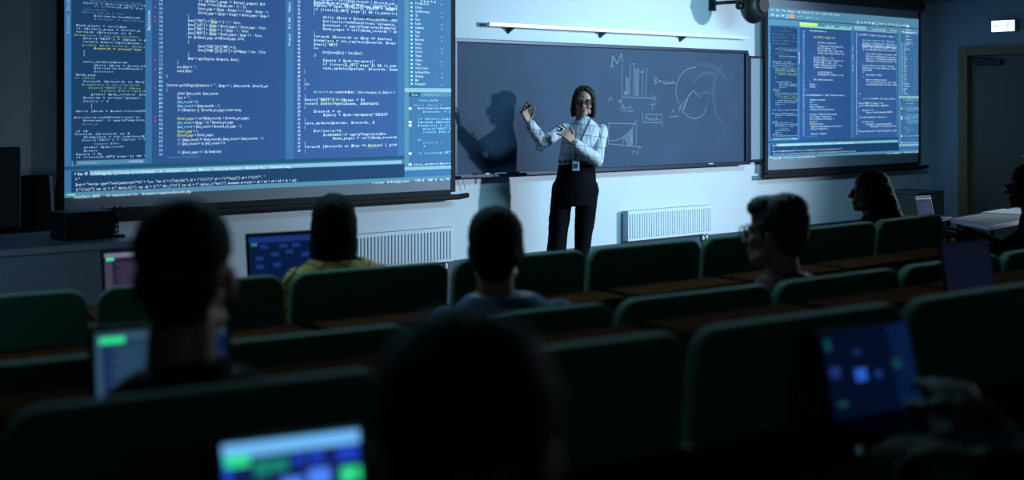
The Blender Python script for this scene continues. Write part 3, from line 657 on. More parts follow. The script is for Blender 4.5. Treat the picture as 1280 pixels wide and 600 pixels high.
# ------------------------------------------------------------------ radiators
def radiator():
    e = empty('radiator', (0, 0, 0)); Lg, H = 1.13, .265
    MB().box((0, -.085, H/2), (Lg, 0.012, H)).build('front_panel', M['radiator'], e, bevel=.004)
    fl = MB(); n = 36
    for i in range(n):
        x = -Lg/2+.03+i*(Lg-.06)/(n-1); fl.box((x, -.094, H/2), (0.017, 0.010, H-.05))
    fl.build('fluting', M['radiator'], e, bevel=.003)
    MB().box((0, -.03, H/2), (Lg, 0.012, H)).build('rear_panel', M['radiator'], e)
    MB().box((0, -.058, H-.004), (Lg, 0.06, 0.008)).build('top_grille', M['radgroove'], e)
    for s in (-1, 1): MB().box((s*(Lg/2-.004), -.058, H/2), (0.008, 0.062, H-.01)).build('side_cover', M['radgroove'], e)
    for x in (Lg/2-.10, Lg/2-.05):
        MB().tube([(x, -.058, .0), (x, -.058, -.05), (x+.008, -.05, -.09), (x, -.058, -.36)], .008).build('pipe', M['chrome'], e, smooth=True)
        MB().cone((x, -.058, -.025), .014, (x, -.058, -.055), .014).build('valve', M['rail'], e)
    MB().cone((Lg/2+.005, -.058, H-.03), .008, (Lg/2+.03, -.058, H-.03), .008).build('bleed_screw', M['rail'], e)
    for x in (-.3, .3): MB().box((x, -.0135, H/2), (.05, .021, .16)).build('wall_bracket', M['radgroove'], e)
    return e
ra1 = tag(radiator(), 'white ribbed radiator on the wall right of the lecturer\'s legs', 'radiator', 'radiators under the boards')
xa, za = ray_y(785, 300, WALL-.09); ra1.location = (xa+.565, WALL, .362)
ra2 = copy_tree(ra1); xb, zb = ray_y(567, 283, WALL-.09); ra2.location = (xb-.565, WALL, .345); ra2['label'] = 'white ribbed radiator under the left screen, beside the person in yellow plaid'

# ------------------------------------------------------------------ podium desk on the left and things on it
PZ = .84; PX1 = 2.98
pd = tag(empty('podium_desk', (0.9, 6.86, 0)), 'long pale lectern desk along the wall at the left edge', 'desk')
MB().box((0, 0, PZ-.0175), (2*(PX1-.9), 0.80, 0.035)).build('desktop', M['podium_top'], pd, bevel=.004)
MB().box((0, -.36, (PZ-.035)/2), (2*(PX1-.9)-.06, 0.02, PZ-.035)).build('front_panel', M['podium'], pd)
for s in (-1, 1): MB().box((s*(PX1-.9-.04), 0.02, (PZ-.035)/2), (0.03, 0.72, PZ-.035)).build('side_panel', M['podium'], pd)
# monitor seen from behind
mx, my = CW(-2.93, 6.95, 0).xy
mo = tag(empty('monitor', (mx, my, PZ), YAW+R(8)), 'large black monitor turned away at the left edge of the desk', 'monitor')
MB().box((0, 0, .27), (.50, .035, .44)).build('display_housing', M['black'], mo, bevel=.01)
MB().box((0, .02, .27), (.47, .006, .41)).build('display', M['bezel'], mo)
MB().box((0, -.03, .13), (.06, .03, .26)).build('stand_neck', M['black'], mo, bevel=.006)
MB().box((0, -.01, .008), (.26, .2, .016)).build('stand_foot', M['black'], mo, bevel=.005)
# black box and cup
b_ = CW(-2.32, 6.90, PZ)
bo = tag(empty('control_box', b_, R(2)), 'low black control box on the lectern desk below the left screen', 'box')
MB().box((0, 0, .075), (.27, .20, .15)).build('casing', M['black'], bo, bevel=.008)
MB().box((0, -.103, .075), (.22, .006, .11)).build('front_plate', M['seatshell'], bo)
cp = CW(-2.25, 7.18, PZ)
cu_ = tag(empty('pen_cup', cp), 'dark wire cup holding pens on the lectern desk, right of the box', 'cup')
m_ = MB()
for z in (.004, .035, .07, .10): m_.tube([(.04*math.cos(2*PI*i/16), .04*math.sin(2*PI*i/16), z) for i in range(16)], .003, 5, closed=True)
for i in range(14): m_.tube([(.04*math.cos(2*PI*i/14), .04*math.sin(2*PI*i/14), .002), (.04*math.cos(2*PI*i/14+.2), .04*math.sin(2*PI*i/14+.2), .10)], .0025, 5)
m_.cone((0, 0, 0), .04, (0, 0, .004), .04); m_.build('cup_body', M['black'], cu_)
for k, (dx, dy, lx_, ly_) in enumerate(((.01, 0, .02, .01), (-.015, .01, -.03, .0), (.0, -.015, .0, -.02), (.02, .01, .045, .01))):
    g = tag(MB().cone((dx, dy, .006), .005, (dx+lx_, dy+ly_, .15), .005, n=8).build('pen', M['black']), 'dark pen standing in the wire cup on the lectern desk', 'pen', 'pens in the cup')
    g.location = cp
# tray under it
tr = CW(-2.16, 6.98, PZ)
tag(MB().loft([(0, 0, 0, .05, .035), (0, 0, .012, .05, .035)]).xf(Matrix.Translation(tr)).build('mouse', M['black'], smooth=False), 'small dark computer mouse on the lectern desk before the pen cup', 'mouse')
# office chair behind the desk
oc_p = CW(-2.66, 6.35, 0)
oc = tag(empty('office_chair', (oc_p.x-.25, 6.2, 0), R(-12)), 'dark office chair with bright curved edge beside the black monitor', 'office chair')
oc.location = (*CW(-2.83, 7.02, 0).xy, 0)
oc.location = (ray_y(14, 0, 7.5)[0], 7.5, 0)
bk = MB(); n = 12
for i in range(n):
    t0 = i/n; t1 = (i+1)/n
    z0 = .55+t0*.60; z1 = .55+t1*.60; y0 = -.03+.07*math.sin(t0*PI); y1 = -.03+.07*math.sin(t1*PI); w0 = .20+.03*math.sin(t0*PI); w1 = .20+.03*math.sin(t1*PI)
    bk.add([(-w0, y0, z0), (w0, y0, z0), (w1, y1, z1), (-w1, y1, z1), (-w0, y0+.04, z0), (w0, y0+.04, z0), (w1, y1+.04, z1), (-w1, y1+.04, z1)],
           [(0,1,2,3), (7,6,5,4), (0,4,5,1), (1,5,6,2), (3,2,6,7), (0,3,7,4)])
bk.build('backrest', M['seatshell'], oc, smooth=False)
MB().tube([(.215+.02*math.sin(i/10*PI), -.02+.07*math.sin(i/10*PI), .56+i*.058) for i in range(11)], .009).build('edge_highlight', M['rail'], oc, smooth=True)['label'] = 'pale strip modelled as the highlight on the curved chair edge'  # white tube standing in for the rim highlight, not a chair part
MB().box((0, -.12, .46), (.42, .22, .07)).build('seat', M['seatshell'], oc, bevel=.02)
MB().cone((0, -.1, .10), .03, (0, -.1, .44), .025).build('gas_column', M['black'], oc)
for i in range(5):
    a = 2*PI*i/5; MB().caps([(0, -.1, .09), (.2*math.cos(a), -.1+.17*math.sin(a), .055)], [.02, .014]).ell((.2*math.cos(a), -.1+.17*math.sin(a), .027), .026).build('leg', M['black'], oc, smooth=True)

# ------------------------------------------------------------------ exit sign, cupboard
ye, ze = ray_x(1255, 32.5, SIDE-.04)
ex = tag(empty('exit_sign', (SIDE, ye, ze)), 'glowing green and white emergency exit sign above the door', 'sign')
MB().box((-.035, 0, 0), (.05, .275, .13)).build('sign_housing', M['rail'], ex, bevel=.006)
sg = emis('sign_green', (0.10, 0.85, 0.50), 1.6); sw = emis('sign_white', (0.80, 1.0, 0.92), 2.6)
MB().box((-.062, 0, 0), (.004, .255, .112)).build('sign_face', sw, ex)
pg = MB(); X = -.066
def quad(a, b, c_, d_): pg.add([(X, -a[0], a[1]), (X, -b[0], b[1]), (X, -c_[0], c_[1]), (X, -d_[0], d_[1])], [(0, 1, 2, 3)])
quad((.015, .045), (.115, .045), (.115, .038), (.015, .038)); quad((.108, .045), (.115, .045), (.115, -.045), (.108, -.045)); quad((.015, -.038), (.115, -.038), (.115, -.045), (.015, -.045))
quad((-.03, .006), (-.075, .006), (-.075, -.008), (-.03, -.008)); quad((-.075, .022), (-.105, 0), (-.105, -.001), (-.075, -.024))
pg.cone((X, -.06, .032), .010, (X-.001, -.06, .032), .010)
quad((.052, .022), (.070, .022), (.066, -.006), (.046, -.006)); quad((.050, -.004), (.062, -.004), (.080, -.03), (.070, -.034)); quad((.048, -.004), (.058, -.006), (.040, -.034), (.030, -.030)); quad((.066, .02), (.07, .012), (.092, .004), (.09, .014)); quad((.054, .02), (.052, .01), (.032, .000), (.030, .010))
pg.build('pictogram', sg, ex)
# small cupboard in the corner
kx, ky = CW(4.15, 12.85, 0).xy
cb = tag(empty('cupboard', (ray_y(1151, 0, 7.5)[0], 7.6, 0)), 'low dark cupboard in the corner under the right screen', 'cupboard')
MB().box((0, 0, .32), (.50, .42, .60)).build('body', M['cab'], cb, bevel=.004)
MB().box((0, 0, .63), (.53, .45, .025)).build('top', M['cab'], cb, bevel=.004)
for s in (-1, 1):
    dd = MB().box((s*.125, -.218, .32), (.24, .018, .56)).build('door', M['cab'], cb, bevel=.003)
    MB().cone((s*.03, -.228, .36), .008, (s*.03, -.248, .36), .01).build('knob', M['chrome'], dd)

# ------------------------------------------------------------------ auditorium seats
def rounded(wd, z0, z1, r, n=6):
    pts = [(-wd/2, z0), (wd/2, z0)]
    for i in range(n+1): a = PI/2*i/n; pts.append((wd/2-r+r*math.cos(a), z1-r+r*math.sin(a)))
    for i in range(n+1): a = PI/2+PI/2*i/n; pts.append((-wd/2+r+r*math.cos(a), z1-r+r*math.sin(a)))
    return pts
def seat(desk_z, with_desk=True):
    e = empty('auditorium_seat', (0, 0, 0))
    bm_ = MB().prism(rounded(.575, .40, .90, .055), -.022, .022)
    bm_.v = [(x, y-(z-.40)*0.10+.05, z) for x, y, z in bm_.v]
    bm_.build('backrest', M['seat'], e, bevel=.013, seg=3)
    cu = MB().box((0, .27, .44), (.52, .42, .09)).build('seat_cushion', M['seat'], e, bevel=.025, seg=3)
    for s in (-1, 1):
        MB().box((s*.27, .22, .30), (.03, .36, .05)).box((s*.27, .10, .15), (.035, .09, .30)).box((s*.27, .12, .01), (.05, .24, .02)).box((s*.27, .045, .40), (.03, .05, .22)).build('side_frame', M['seatshell'], e, bevel=.006)
    if with_desk:
        dk = MB().box((0, -.170, desk_z-.011), (.545, .19, .022)).build('desk_board', M['wood'], e, bevel=.007, seg=3)
        for s in (-1, 1):
            MB().box((s*.288, -.13, desk_z-.035), (.016, .20, .03)).box((s*.288, -.02, desk_z-.10), (.016, .05, .16)).build('desk_bracket', M['seatshell'], e, bevel=.004)
    return e
SEATLAB = {
 ('D',-4): 'green seat at the left edge, in the row nearest the stage, under the lectern desk',
 ('D',-3): 'green stage-row seat mostly behind the head of the man with the nearby code laptop',
 ('D',-2): 'green seat back directly behind the person in yellow plaid',
 ('D',-1): 'green seat back just in front of the man in the blue shirt',
 ('D',0): 'green seat back below the right radiator, right of the lecturer\'s legs',
 ('D',1): 'green seat back in front of the young man wearing glasses',
 ('D',2): 'green stage-row seat below the long-haired woman\'s face, second from the right end',
 ('D',3): 'rightmost green seat of the stage row, small lit laptop beyond it',
 ('C',-5): 'green middle-row seat cut by the left edge of the picture, leftmost of its row',
 ('C',-4): 'green middle-row seat behind the left side of the open code laptop',
 ('C',-3): 'green middle-row seat hidden by the shoulders of the man at the open code laptop',
 ('C',-2): 'green middle-row seat left of the man in the blue shirt, over the nearest row',
 ('C',-1): 'green middle-row seat directly behind the man in the blue shirt',
 ('C',0): 'green middle-row seat directly right of the seat behind the man in the blue shirt',
 ('C',1): 'green middle-row seat directly behind the young man in the maroon top',
 ('C',2): 'green middle-row seat beside the upright dark laptop at the right',
 ('C',3): 'green middle-row seat at the right edge, behind the man by the white table',
 ('B',-2): 'big green seat back at lower left, behind the glowing blue laptop',
 ('B',-1): 'big green seat back right of the blurred foreground head',
 ('B',0): 'big green seat back in the lower right with the dim blue laptop before it',
 ('B',1): 'big green seat back at the lower right edge of the picture',
}
rng = {'D': range(-4, 4), 'C': range(-5, 4), 'B': range(-2, 2)}
rowname = {'D': 'seats of the row nearest the stage', 'C': 'seats of the middle row', 'B': 'seats of the nearest row'}
for rk in 'DCB':
    P0, h0, fz, dz, top = ROW[rk]; proto = seat(dz)
    for j, k in enumerate(rng[rk]):
        p, h = arc_pt(P0, h0, (k+.5)*.6)
        o = proto if j == 0 else copy_tree(proto)
        # the backrest top leans back 0.05-0.02: keep its upper edge on the row line
        tag(at(o, CW(p[0], p[1], top-.90), h+YAW, SEATLAB[(rk, k)]), None, 'seat', rowname[rk])

# ------------------------------------------------------------------ laptops
def laptop(label, X, D, z, ang, wd, hgt, tilt, ui, body='laptop', border=0.012):
    """origin at the middle of the hinge; local +Y points away from the user, the display looks to -Y"""
    e = tag(empty('laptop', CW(X, D, z), ang+YAW), label, 'laptop')
    dp = hgt*.95
    MB().box((0, -dp/2, .008), (wd, dp, .014)).build('base', M[body], e, bevel=.004)
    kb = MB()
    for r in range(5):
        for c_ in range(12): kb.box((-wd/2+.025+(wd-.05)*(c_+.5)/12, -dp*.12-dp*.1*r, .0165), ((wd-.05)/12-.003, dp*.1-.003, .003))
    kb.build('keyboard', M['keys'], e)
    rot = Matrix.Rotation(-tilt, 4, 'X')
    MB().box((0, .004, hgt/2), (wd, .007, hgt)).xf(rot).build('lid', M[body], e, bevel=.003)
    iw, ih = wd-2*border, hgt-2*border; keys = sorted(set(q_[4] for q_ in ui)); m_ = MB()
    for i, (u0, v0, u1, v1, mm) in enumerate(ui):
        yy = -.0006-.00015*i; x0 = -iw/2+u0*iw; x1 = -iw/2+u1*iw; z0 = border+v0*ih; z1 = border+v1*ih
        m_.add([(x0, yy, z0), (x1, yy, z0), (x1, yy, z1), (x0, yy, z1)], [(0, 1, 2, 3)], keys.index(mm))
    m_.xf(rot).build('display', [M[k_] for k_ in keys], e)
    return e
M['l_blue'] = emis('lcd_navy', (0.006, 0.016, 0.085)); M['l_top'] = emis('lcd_cyan_bar', (0.16, 0.50, 0.95), 1.0); M['l_tile'] = emis('lcd_blue_tile', (0.08, 0.24, 1.0), 1.0)
M['l_green'] = emis('lcd_green', (0.03, 0.75, 0.28), 1.0); M['l_tile2'] = emis('lcd_deep_tile', (0.015, 0.05, 0.55)); M['l_teal'] = emis('lcd_teal', (0.01, 0.22, 0.16))
M['l_code'] = emis('lcd_code_bg', (0.010, 0.025, 0.085)); M['l_line'] = emis('lcd_code_line', (0.028, 0.075, 0.12)); M['l_mauve'] = emis('lcd_mauve', (0.018, 0.015, 0.032)); M['l_mline'] = emis('lcd_mauve_line', (0.055, 0.045, 0.085))
M['l_mtop'] = emis('lcd_mauve_bar', (0.16, 0.15, 0.24)); M['l_dim'] = emis('lcd_dim', (0.001, 0.004, 0.018)); M['l_dim2'] = emis('lcd_dim_blue', (0.002, 0.010, 0.045)); M['l_off'] = emis('lcd_faint', (0.004, 0.006, 0.016))
M['l_lav'] = emis('lcd_lavender', (0.20, 0.24, 0.62))
near = [(0,0,1,1,'l_blue'),(0,.88,1,1,'l_top'),(0,0,.06,.9,'l_tile2'),(.01,.80,.19,.90,'l_green'),(.22,.70,.32,.84,'l_teal'),(.33,.72,.46,.83,'l_teal'),(.50,.76,.58,.84,'l_tile2'),(.62,.76,.72,.85,'l_tile2'),
        (.82,.74,.98,.86,'l_tile2'),(.40,.52,.56,.65,'l_tile'),(.60,.56,.76,.70,'l_tile'),(.62,.40,.78,.53,'l_tile'),(.84,.54,.99,.68,'l_green'),(.84,.32,.99,.46,'l_green'),(.08,.36,.32,.50,'l_lav'),(.40,.25,.56,.38,'l_tile')]
laptop('laptop glowing blue and green at the bottom edge, beside the blurred foreground head', -.276, 1.66, .973, R(27), .198, .158, R(12), near, border=.006)
M['l_dt1'] = emis('lcd_dim_tile', (0.02, 0.10, 0.50)); M['l_dt2'] = emis('lcd_dim_tile_deep', (0.01, 0.03, 0.16)); M['l_dt3'] = emis('lcd_dim_teal', (0.004, 0.05, 0.06))
dimui = [(0,0,1,1,'l_dim'),(.75,0,1,1,'l_dim2'),(.02,.80,.09,.92,'l_dt3'),(.03,.50,.14,.62,'l_dt2'),(.30,.42,.43,.56,'l_dt1'),(.52,.43,.60,.51,'l_dt2'),(.74,.50,.84,.60,'l_dt3'),(.32,.72,.4,.76,'l_dt2'),(.05,.18,.16,.24,'l_dt3')]
p5 = (1096-640)/1600*2.45
laptop('dim blue-screened laptop in the dark lower right, partly hidden by a hand', p5, 2.42, .965, R(33), .25, .178, R(14), dimui, border=.005)
cd = [(0,0,1,1,'l_code'),(0,0,.05,1,'l_line'),(0,.86,1,1,'l_line'),(.03,.84,.22,.93,'l_green')]
for i in range(13): cd.append((.10+(i % 3)*.03, .77-i*.055, .45+((i*37) % 30)/100, .80-i*.055, 'l_line'))
cd.append((.5, .60, 1, .82, 'l_dim2'))
laptop('laptop full of pale code on the desk before the man at the left', (205-640)/1600*2.40, 2.40, 0.997, R(30), .268, .155, R(8), cd)
mv = [(0,0,1,1,'l_mauve'),(0,.90,1,1,'l_mtop'),(.02,.84,.12,.90,'l_green'),(0,0,.09,.84,'l_mline'),(.09,.0,.11,.84,'l_mauve')]
for i in range(14): mv.append((.13+(i % 3)*.03, .76-i*.05, .42+((i*53) % 40)/100, .78-i*.05, 'l_mline'))
DESKF = .80
laptop('laptop with mauve code window on the front desk, farther left', -1.415, 4.95, DESKF, R(33), .33, .205, R(8), mv)
yl = [(0,0,1,1,'l_dim2'),(0,.86,1,.97,'l_dt2'),(.03,.80,.11,.86,'l_teal')]
for i, (a, b) in enumerate(((.30,.58),(.50,.62),(.32,.38),(.08,.52),(.08,.36),(.72,.55),(.74,.30),(.15,.74),(.42,.74),(.60,.74))): yl.append((a, b, a+.11, b+.08, 'l_dt2'))
laptop('open laptop with blue tiles, left of the person in yellow plaid', -.93, 5.30, DESKF, R(33), .34, .235, R(8), yl)
laptop('upright laptop with an almost dark display, at the right of the middle row', (1216-640)/1600*3.78, 3.78, 0.997, R(37), .25, .165, R(10), [(0,0,1,1,'l_off'),(.02,.9,.98,.93,'l_dim')], border=.008)
wl = [(0,0,1,1,'l_dim'),(0,.86,1,.93,'l_mtop'),(.15,.2,.85,.7,'l_dim2')]
laptop('small silver-edged laptop standing beyond the rightmost stage-row seat', 2.87, 8.85, .78, R(30), .155, .155, R(14), wl, body='laptop_grey', border=.006)

# front desk under the first laptops and small table under the silver one
P0, h0 = ROW['D'][:2]
for k, lab in ((-3.1, 'left front bench desk holding the mauve laptop, hidden behind the seats'), (-1.4, 'front bench desk before the person in yellow plaid')):
    p, h = arc_pt((P0[0]-math.sin(h0)*.95, P0[1]+math.cos(h0)*.95), h0, k*.6-.15, 19)
    e = tag(empty('bench_desk', CW(p[0], p[1], 0), h+YAW), lab, 'desk', 'front bench desks')
    MB().box((0, 0, DESKF-.013), (1.0, .46, .025)).build('desktop', M['wood'], e, bevel=.005)
    for s in (-1, 1): MB().box((s*.46, 0, (DESKF-.025)/2), (.03, .40, DESKF-.025)).build('side_panel', M['seatshell'], e)
    MB().box((0, .17, .5), (.88, .02, .5)).build('modesty_panel', M['seatshell'], e)
e = tag(empty('side_table', CW(2.82, 8.90, 0), R(30)+YAW), 'small dark table under the silver-edged laptop', 'table')
MB().box((0, 0, .768), (.34, .34, .022)).build('tabletop', M['seatshell'], e, bevel=.004)
for a, b in ((-1,-1),(-1,1),(1,-1),(1,1)): MB().box((a*.14, b*.14, .378), (.03, .03, .757)).build('leg', M['black'], e)
# white table at the right
TA = CW(2.93, 8.56, .80); TB = CW(2.99, 8.02, .80); TC = CW(3.92, 9.7, .80)
tw = tag(empty('white_table', ((TB.x+TC.x)/2, (TB.y+TC.y)/2, 0), 0), 'white-topped table at the right edge, before the seated dark figure', 'table')
ox_, oy_ = tw.location.x, tw.location.y; TD = TB+(TC-TA)
top_ = [TA, TB, TD, TC]
vs = [(p.x-ox_, p.y-oy_, .80) for p in top_]+[(p.x-ox_, p.y-oy_, .77) for p in top_]
MB().add(vs, [(0,1,2,3), (7,6,5,4), (0,4,5,1), (1,5,6,2), (2,6,7,3), (3,7,4,0)]).build('tabletop', M['tabletop'], tw, bevel=.005)
for p in top_:
    q_ = Vector((p.x-ox_, p.y-oy_, 0))*.86; MB().cone((q_.x, q_.y, 0), .018, (q_.x, q_.y, .77), .018).build('leg', M['black'], tw)
pc = (TA*.25+TB*.15+TD*.2+TC*.4); ang = math.atan2((TC-TA).y, (TC-TA).x)
tag(MB().box((0, 0, .002), (.42, .30, .003), mi=0).build('paper_sheet', M['paper']), 'large white paper sheet lying on the white table', 'paper')
bpy.data.objects['paper_sheet'].location = (pc.x, pc.y, .801); bpy.data.objects['paper_sheet'].rotation_euler = (0, 0, ang)

# ------------------------------------------------------------------ people
def head_mb(mb, Mx, s=1.0, neck=True, ears=True, lean=0.0):
    h = MB()
    h.ell((0, -.016, .032), (.074, .094, .086), nu=24, nv=16)
    h.ell((0, .018, -.030), (.060, .066, .086), nu=20, nv=14)
    h.ell((0, .050, -.085), (.036, .036, .030)); h.ell((0, .066, -.100), (.020, .018, .014))
    h.caps([(0, .084, .012), (0, .099, -.022), (0, .104, -.030)], [.008, .0095, .011])
    for q_ in (-1, 1):
        h.ell((q_*.011, .094, -.034), (.009, .010, .008)); h.ell((q_*.030, .070, .016), (.026, .014, .009))
        h.ell((q_*.036, .056, -.030), (.026, .026, .024)); h.ell((q_*.030, .068, -.004), (.013, .012, .010))
        h.ell((q_*.045, .02, -.075), (.020, .035, .022))
        if ears:
            h.ell((q_*.077, -.008, -.012), (.008, .018, .030), rot=Matrix.Rotation(q_*R(-18), 3, 'Z')); h.ell((q_*.075, -.002, -.034), (.007, .010, .012))
    h.ell((0, .085, -.060), (.023, .010, .006)); h.ell((0, .083, -.069), (.020, .010, .007)); h.ell((0, .075, -.083), (.018, .012, .010))
    if neck: h.caps([(0, -.020, -.06), (0, -.035-lean, -.175)], [.054, .058], n=20)
    h.v = [(x*s, y*s, z*s) for x, y, z in h.v]
    h.xf(Mx); b = len(mb.v); mb.v += h.v; mb.f += [tuple(b+i for i in f_) for f_ in h.f]; mb.m += h.m
def hair_short(Mx, s=1.0, fringe=0.0, nape=1.0):
    h = MB()
    h.ell((0, -.022, .044), (.082, .099, .086), nu=24, nv=16)
    h.ell((0, -.058, -.012), (.072, .058, .072)); h.ell((0, -.058, -.055*nape), (.054, .045, .045))
    for q_ in (-1, 1): h.ell((q_*.060, -.01, .022), (.022, .052, .045))
    if fringe:
        h.ell((0, .030, .085), (.066, .060, .040)); h.ell((.012, .072, .080), (.045, .026, .026)); h.ell((0, -.04, .085), (.070, .075, .050))
    h.v = [(x*s, y*s, z*s) for x, y, z in h.v]
    return h.xf(Mx)
def hair_faded(Mx, s=1.0):
    h = MB(); h.ell((0, -.022, .054), (.079, .099, .078), nu=26, nv=18); h.ell((0, -.055, .000), (.066, .052, .064)); h.ell((0, -.045, -.045), (.050, .045, .040))
    h.v = [(x*s, y*s, z*s) for x, y, z in h.v]
    return h.xf(Mx)
def hair_flowing(Mx, s=1.0):
    h = MB(); h.ell((0, -.026, .042), (.083, .102, .088), nu=24, nv=16); h.ell((0, -.065, -.01), (.086, .072, .09))
    h.loft([(0, -.125, -.30, .085, .115), (0, -.110, -.22, .092, .112), (0, -.088, -.12, .094, .104), (0, -.072, -.03, .090, .088), (0, -.055, .04, .08, .078)])
    for q_ in (-1, 1): h.ell((q_*.072, -.010, -.01), (.017, .055, .08)); h.caps([(q_*.074, .005, -.04), (q_*.080, -.01, -.15), (q_*.075, -.02, -.28)], [.022, .028, .02])
    h.v = [(x*s, y*s, z*s) for x, y, z in h.v]
    return h.xf(Mx)
def hair_long(Mx, s=1.0, length=.20, wd=.078, back=0):
    h = MB(); h.ell((0, -.022, .042), (.083, .100, .088), nu=24, nv=16)
    h.ell((0, -.045, -.02), (.088, .070, .09))
    h.loft([(0, -.055-back*.5, -length, wd*.90, .035), (0, -.055-back*.4, -length*.8, wd*1.02, .045), (0, -.05, -length*.45, wd*1.1, .058), (0, -.045, -.02, .086, .068), (0, -.04, .04, .080, .07)])
    for q_ in (-1, 1): h.ell((q_*.071, -.012, -.01), (.017, .052, .07)); h.ell((q_*.070, -.02, -.07), (.020, .045, .07))
    h.v = [(x*s, y*s, z*s) for x, y, z in h.v]
    return h.xf(Mx)
def hand(mb, W, d_, n_, side, curl=(.35, .45, .3), s=1.0, spread=.0, thumb=(.55, .75, .35)):
    """wrist W, finger direction d, palm normal n, side = +1/-1 puts the thumb along +/- d x n"""
    W = Vector(W); d_ = Vector(d_).normalized(); n_ = Vector(n_); n_ = (n_-d_*n_.dot(d_)).normalized(); x_ = d_.cross(n_)*side
    kn = []
    for i in range(4):
        k_ = W+d_*(.088-.004*abs(i-1.2))*s+x_*(.030-.0200*i)*s; kn.append(k_)
        mb.caps([W+x_*(.014-.009*i)*s+d_*.008*s, W+d_*.05*s+x_*(.024-.016*i)*s, k_], [.0135*s, .0135*s, .0105*s], n=10)
    for i, k_ in enumerate(kn):
        Ls = [(.042, .026, .020), (.046, .029, .021), (.042, .027, .020), (.033, .021, .018)][i]
        dd = (d_+x_*(.12-.08*i)*(1+spread)).normalized(); nn = n_; p = k_; pts = [p]; a = 0
        for j in range(3):
            a += curl[j]*(1+.12*i); dj = dd*math.cos(a)+nn*math.sin(a); p = p+dj*Ls[j]*s; pts.append(p)
        mb.caps(pts, [.0098*s, .0090*s, .0082*s, .0070*s], n=10)
    r0 = W+d_*.022*s+x_*.020*s; t1 = (d_*thumb[0]+x_*thumb[1]+n_*thumb[2]).normalized(); t2 = (d_*.85+x_*.3+n_*thumb[2]).normalized()
    mb.caps([r0, r0+t1*.042*s, r0+t1*.042*s+t2*.032*s, r0+t1*.042*s+t2*.057*s], [.0145*s, .0115*s, .0100*s, .0080*s], n=10)
def glasses(Mx, parent, s=1.0, lens=True):
    g = MB(); hw, hh = .026, .019
    for q_ in (-1, 1):
        cxg = q_*.033; ring = []
        for i in range(20):
            a = 2*PI*i/20; c_, s_ = math.cos(a), math.sin(a)
            ring.append((cxg+hw*math.copysign(abs(c_)**.6, c_), .101-.10*abs(cxg+hw*c_)**1.6*2.2, .0+hh*math.copysign(abs(s_)**.6, s_)))
        g.tube(ring, .0028, 6, closed=True)
        g.tube([(q_*.060, .088, .006), (q_*.078, .05, .006), (q_*.080, -.005, .0), (q_*.079, -.025, -.018)], .0022, 6)
    g.tube([(-.008, .100, .004), (0, .104, .006), (.008, .100, .004)], .0022, 6)
    g.v = [(x*s, y*s, z*s) for x, y, z in g.v]; gl = g.xf(Mx).build('glasses', M['black'], parent, smooth=True)
    if lens:
        l_ = MB()
        for q_ in (-1, 1): l_.ell((q_*.033, .097, 0), (.025, .0015, .018), nu=18, nv=8)
        l_.v = [(x*s, y*s, z*s) for x, y, z in l_.v]; l_.xf(Mx).build('lens', M['lens'], gl, smooth=True)
def HM(c_, yaw, pitch=0, roll=0):
    return Matrix.Translation(c_) @ Matrix.Rotation(yaw, 4, 'Z') @ Matrix.Rotation(pitch, 4, 'X') @ Matrix.Rotation(roll, 4, 'Y')
def arm(mb, S, E, W, r=(.050, .042, .030), extra=0, cut=1.0):
    S, E, W = Vector(S), Vector(E), Vector(W); We = E+(W-E)*cut
    mb.caps([S, S.lerp(E, .5), E, E.lerp(We, .45), We], [r[0]+extra, r[0]*.92+extra, r[1]+extra, r[1]*.97+extra, r[2]+extra], n=14)

# --- the lecturer (local frame: x to the camera's right, y away from it)
IX, ID = (717-640)/F*10.2, 10.2
K1 = 157.0
P_ = lambda px, py, y=0: Vector(((px-717)/K1, y, CAMZ+(HOR-py)/K1))
face_yaw = PI+R(-4)
H0 = P_(729.5, 127, -.02); HMx = HM(H0, face_yaw, R(-3), R(-3))
body = MB(); head_mb(body, HMx, 1.03)
tors = [(.02,0,.82,.120,.085), (.015,0,.90,.140,.095), (.022,0,1.00,.145,.10), (.03,0,1.10,.118,.085), (.045,0,1.2,.125,.090), (.065,-.005,1.3,.140,.10), (.078,0,1.375,.145,.082), (.082,0,1.42,.085,.065), (.082,0,1.47,.050,.050)]
body.loft(tors)
Sr, Er, Wr = Vector((-.075, -.01, 1.372)), Vector((-.250, -.16, 1.262)), P_(660.5, 153, -.27)
Sl, El, Wl = Vector((.222, -.01, 1.352)), Vector((.178, -.10, 1.120)), P_(715, 177, -.22)
for S, E, W in ((Sr, Er, Wr), (Sl, El, Wl)):
    arm(body, S, E, W, (.040, .034, .024)); body.ell(S, .045)
hand(body, Wr, (-.33, -.10, .94), (.62, -.75, .1), 1, (.30, .42, .30), 1.0, .3, (.6, .6, .5))
hand(body, Wl, (-.62, -.18, .72), (-.35, .85, -.30), -1, (.25, .35, .25), 1.0, .5, (.55, .9, .1))
legs = ((P_(704, 235), P_(699, 275), P_(695, 318), Vector((-.15, .0, .10))), (P_(735, 235), P_(731, 275), P_(727, 318), Vector((.05, .0, .10))))
for a, b, c_, d_ in legs: body.caps([a, b, c_, d_], [.070, .060, .045, .040], n=16)
lect = body.build('person', M['skin'], remesh=.0045, relax=2)
lect.location = (*CW(IX, ID, 0).xy, 0); lect.rotation_euler = (0, 0, YAW)
tag(lect, 'standing lecturer in white checked blouse and black trousers, gesturing before the blackboard', 'person')
sh = MB()
sh.loft([(.022,0,1.085,.142,.105), (.028,0,1.10,.150,.112), (.035,-.004,1.14,.158,.118), (.048,-.004,1.2,.155,.116), (.066,-.006,1.3,.160,.117), (.078,-.003,1.365,.162,.098), (.082,0,1.41,.105,.080), (.083,0,1.44,.063,.062), (.084,0,1.468,.058,.058)])
